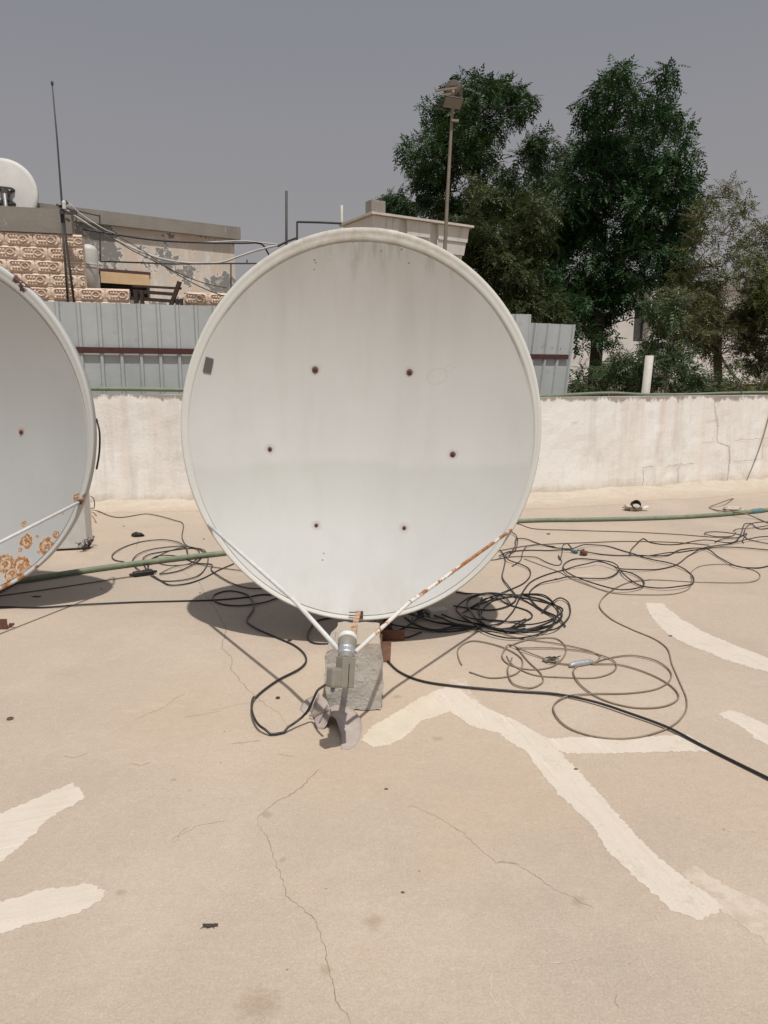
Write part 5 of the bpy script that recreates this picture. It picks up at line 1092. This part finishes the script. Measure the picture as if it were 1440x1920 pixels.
B = [(1158,128,14),(1150,155,28),(1112,180,26),(1100,215,24),(1150,200,45),(1210,190,36),(1246,148,22),(1252,185,22),(1190,240,60),(1118,252,45),(1250,240,38),(1272,290,32),(1180,310,72),(1110,320,46),(1240,340,62),(1292,345,28),(1150,390,82),(1082,400,52),(1230,410,72),(1296,402,26),(1062,460,48),(1130,480,80),(1220,480,60),(1042,530,42),(1110,560,68),(1190,545,52),(1250,520,34),(1092,620,36),(1125,612,32),(1138,634,24),(1228,606,26),(1245,570,20),(1060,580,36),(1090,285,18),(1275,250,18),(1150,440,70),(1045,480,50),(1015,530,46),(1062,600,46),(1005,590,36),(1262,460,46),(1284,520,36),(1070,430,40),(1280,430,36),(1300,370,30),(1170,130,8),(1262,130,10)]
p0 = aty(1112, 760, YB)
tree('broadleaf_tree', 'tallest dark bluish green tree, right of the centre dish', (p0.x-.05, p0.y), aty(1125, 560, YB), B, YB, 980, 'pinnate', M_f2, .20, 2, scale=.80)
C_ = [(1022,275,32),(1052,290,26),(992,300,26),(1012,322,28),(962,332,26),(1042,330,24),(1000,265,16),(975,375,30),(1035,370,30),(1000,400,40),(1060,340,20)]
p0 = aty(1010, 560, 19)
tree('broadleaf_tree', 'mid green tree in the gap between the two tallest trees', (p0.x, p0.y), aty(1005, 420, 19), C_, 19, 900, 'pinnate', M_f7, .12, 3, scale=.9)
E_ = [(902,430,38),(932,470,52),(962,425,42),(985,385,34),(900,500,42),(960,530,52),(1000,470,46),(932,562,32),(1002,560,38),(880,450,22),(1012,410,36),(880,480,30),(975,590,30),(1030,590,30),(915,380,26),(870,420,26),(890,350,20)]
p0 = aty(960, 640, 14.5)
tree('leafy_tree', 'bushy olive green tree just beyond the right rim of the centre dish', (p0.x, p0.y), aty(955, 600, 14.5), E_, 14.5, 3200, 'small', M_f3, .12, 4)
p0 = aty(740, 560, 20)
tree('broadleaf_tree', 'small rounded green tree top peeping over the beige water tank', (p0.x, p0.y), aty(742, 430, 20), [(722,381,17),(740,379,20),(757,385,18),(769,393,13),(733,394,22),(753,399,20),(712,388,10)], 20, 1500, 'pinnate', M_f1, .10, 5, scale=.7, jy=.3)
DA = [(1350,370,34),(1312,402,36),(1392,400,36),(1302,450,34),(1352,440,40),(1412,460,46),(1442,432,36),(1332,500,40),(1372,350,18),(1290,510,34),(1480,460,50),(1500,400,30)]
DB = [(1392,520,56),(1442,520,38),(1322,560,46),(1382,590,56),(1442,590,46),(1500,560,60),(1295,600,34)]
p0 = aty(1330, 760, 15)
tree('sparse_tree', 'thin sparse olive tree at the right edge with many bare twigs', (p0.x, p0.y), aty(1345, 620, 15), DA, 15, 620, 'small', M_f4, .13, 6, scale=.95, bark=M_twig, twigs=9, extra=(DB, 2000, M_f4))
p0 = aty(1400, 760, 14)
tree('shrub', 'brownish dry twiggy shrub at the right edge above the wall', (p0.x, p0.y), aty(1400, 735, 14), [(1345,650,46),(1402,660,48),(1442,690,38),(1300,640,34),(1385,610,40),(1500,640,60),(1430,620,45),(1330,600,40),(1260,610,34),(1280,560,36)], 14, 2000, 'small', M_f5, .08, 7, scale=.9, bark=M_twig, twigs=34, cat='shrub', group='shrubs behind the roof wall')
GS = 'shrubs behind the roof wall'
p0 = aty(1180, 760, 12.5)
tree('shrub', 'fresh green feathery shrub left of the cream vent pipe', (p0.x, p0.y), aty(1165, 745, 12.5), [(1150,700,36),(1178,690,36),(1130,715,28),(1200,712,34),(1160,668,16),(1220,720,30),(1110,728,20)], 12.5, 2400, 'small', M_f6, .05, 8, scale=.95, bark=M_twig, twigs=8, cat='shrub', group=GS)
p0 = aty(1270, 760, 12.5)
tree('shrub', 'tall green shrub right of the cream vent pipe', (p0.x, p0.y), aty(1265, 745, 12.5), [(1252,690,40),(1232,650,26),(1282,712,34),(1322,715,34),(1270,660,26),(1360,725,30),(1242,598,26),(1228,572,18),(1268,575,30),(1215,655,16),(1215,690,26)], 12.5, 2200, 'small', M_f6, .05, 9, scale=.95, bark=M_twig, twigs=10, cat='shrub', group=GS)
p0 = aty(1085, 770, 13)
tree('shrub', 'small dark shrub beside the trunk of the tallest tree', (p0.x, p0.y), aty(1088, 750, 13), [(1090,690,18),(1080,715,22),(1095,735,20),(1072,738,16),(1104,712,12)], 13, 600, 'pinnate', M_f1, .03, 10, scale=.75, cat='shrub', group=GS)
p0 = aty(1420, 760, 12)
tree('shrub', 'low yellowish shrub by the wall top at the right edge', (p0.x, p0.y), aty(1400, 748, 12), [(1390,728,22),(1420,730,22),(1370,732,18),(1450,725,26)], 12, 1400, 'small', M_f4, .03, 11, scale=.9, bark=M_twig, twigs=6, cat='shrub', group=GS)
# ------------------------------------------------------------------ light
sdir = Vector((.13, -.40, 1)).normalized(); el = math.asin(sdir.z)
sun = bpy.data.lights.new('sun', 'SUN'); sun.energy = 3.4; sun.angle = math.radians(.9); sun.color = (1, .965, .92)
so = bpy.data.objects.new('sun', sun); COL.objects.link(so); so.rotation_euler = sdir.to_track_quat('Z', 'Y').to_euler()
W = bpy.data.worlds.new('World'); S.world = W; W.use_nodes = True; nt = W.node_tree; bg = nt.nodes['Background']
sk = nt.nodes.new('ShaderNodeTexSky'); sk.sky_type = 'NISHITA'; sk.sun_disc = False; sk.sun_elevation = el; sk.sun_rotation = math.atan2(sdir.x, sdir.y); sk.dust_density = 6; sk.air_density = 1; sk.ozone_density = 1; sk.altitude = 0
hsv = nt.nodes.new('ShaderNodeHueSaturation'); hsv.inputs['Saturation'].default_value = .30; nt.links.new(sk.outputs[0], hsv.inputs['Color'])
mx = nt.nodes.new('ShaderNodeMix'); mx.data_type = 'RGBA'; mx.inputs[0].default_value = .72; nt.links.new(hsv.outputs[0], mx.inputs[6])
# dust veil, thicker and warmer towards the horizon
tcw = nt.nodes.new('ShaderNodeTexCoord'); sxw = nt.nodes.new('ShaderNodeSeparateXYZ'); nt.links.new(tcw.outputs['Generated'], sxw.inputs[0])
rp_ = nt.nodes.new('ShaderNodeValToRGB'); nt.links.new(sxw.outputs[2], rp_.inputs[0]); els = rp_.color_ramp.elements
els[0].position = .0; els[0].color = (.41, .372, .355, 1); els[1].position = .62; els[1].color = (.192, .214, .272, 1)
e_ = els.new(.22); e_.color = (.305, .292, .300, 1)
vs_ = nt.nodes.new('ShaderNodeVectorMath'); vs_.operation = 'SCALE'; vs_.inputs['Scale'].default_value = 10; nt.links.new(rp_.outputs[0], vs_.inputs[0]); nt.links.new(vs_.outputs[0], mx.inputs[7])
nt.links.new(mx.outputs[2], bg.inputs['Color']); bg.inputs['Strength'].default_value = .1
S.view_settings.view_transform = 'Standard'; S.view_settings.look = 'None'; S.view_settings.exposure = 0; S.view_settings.gamma = 1
S.render.engine = 'CYCLES'; S.cycles.use_denoising = True
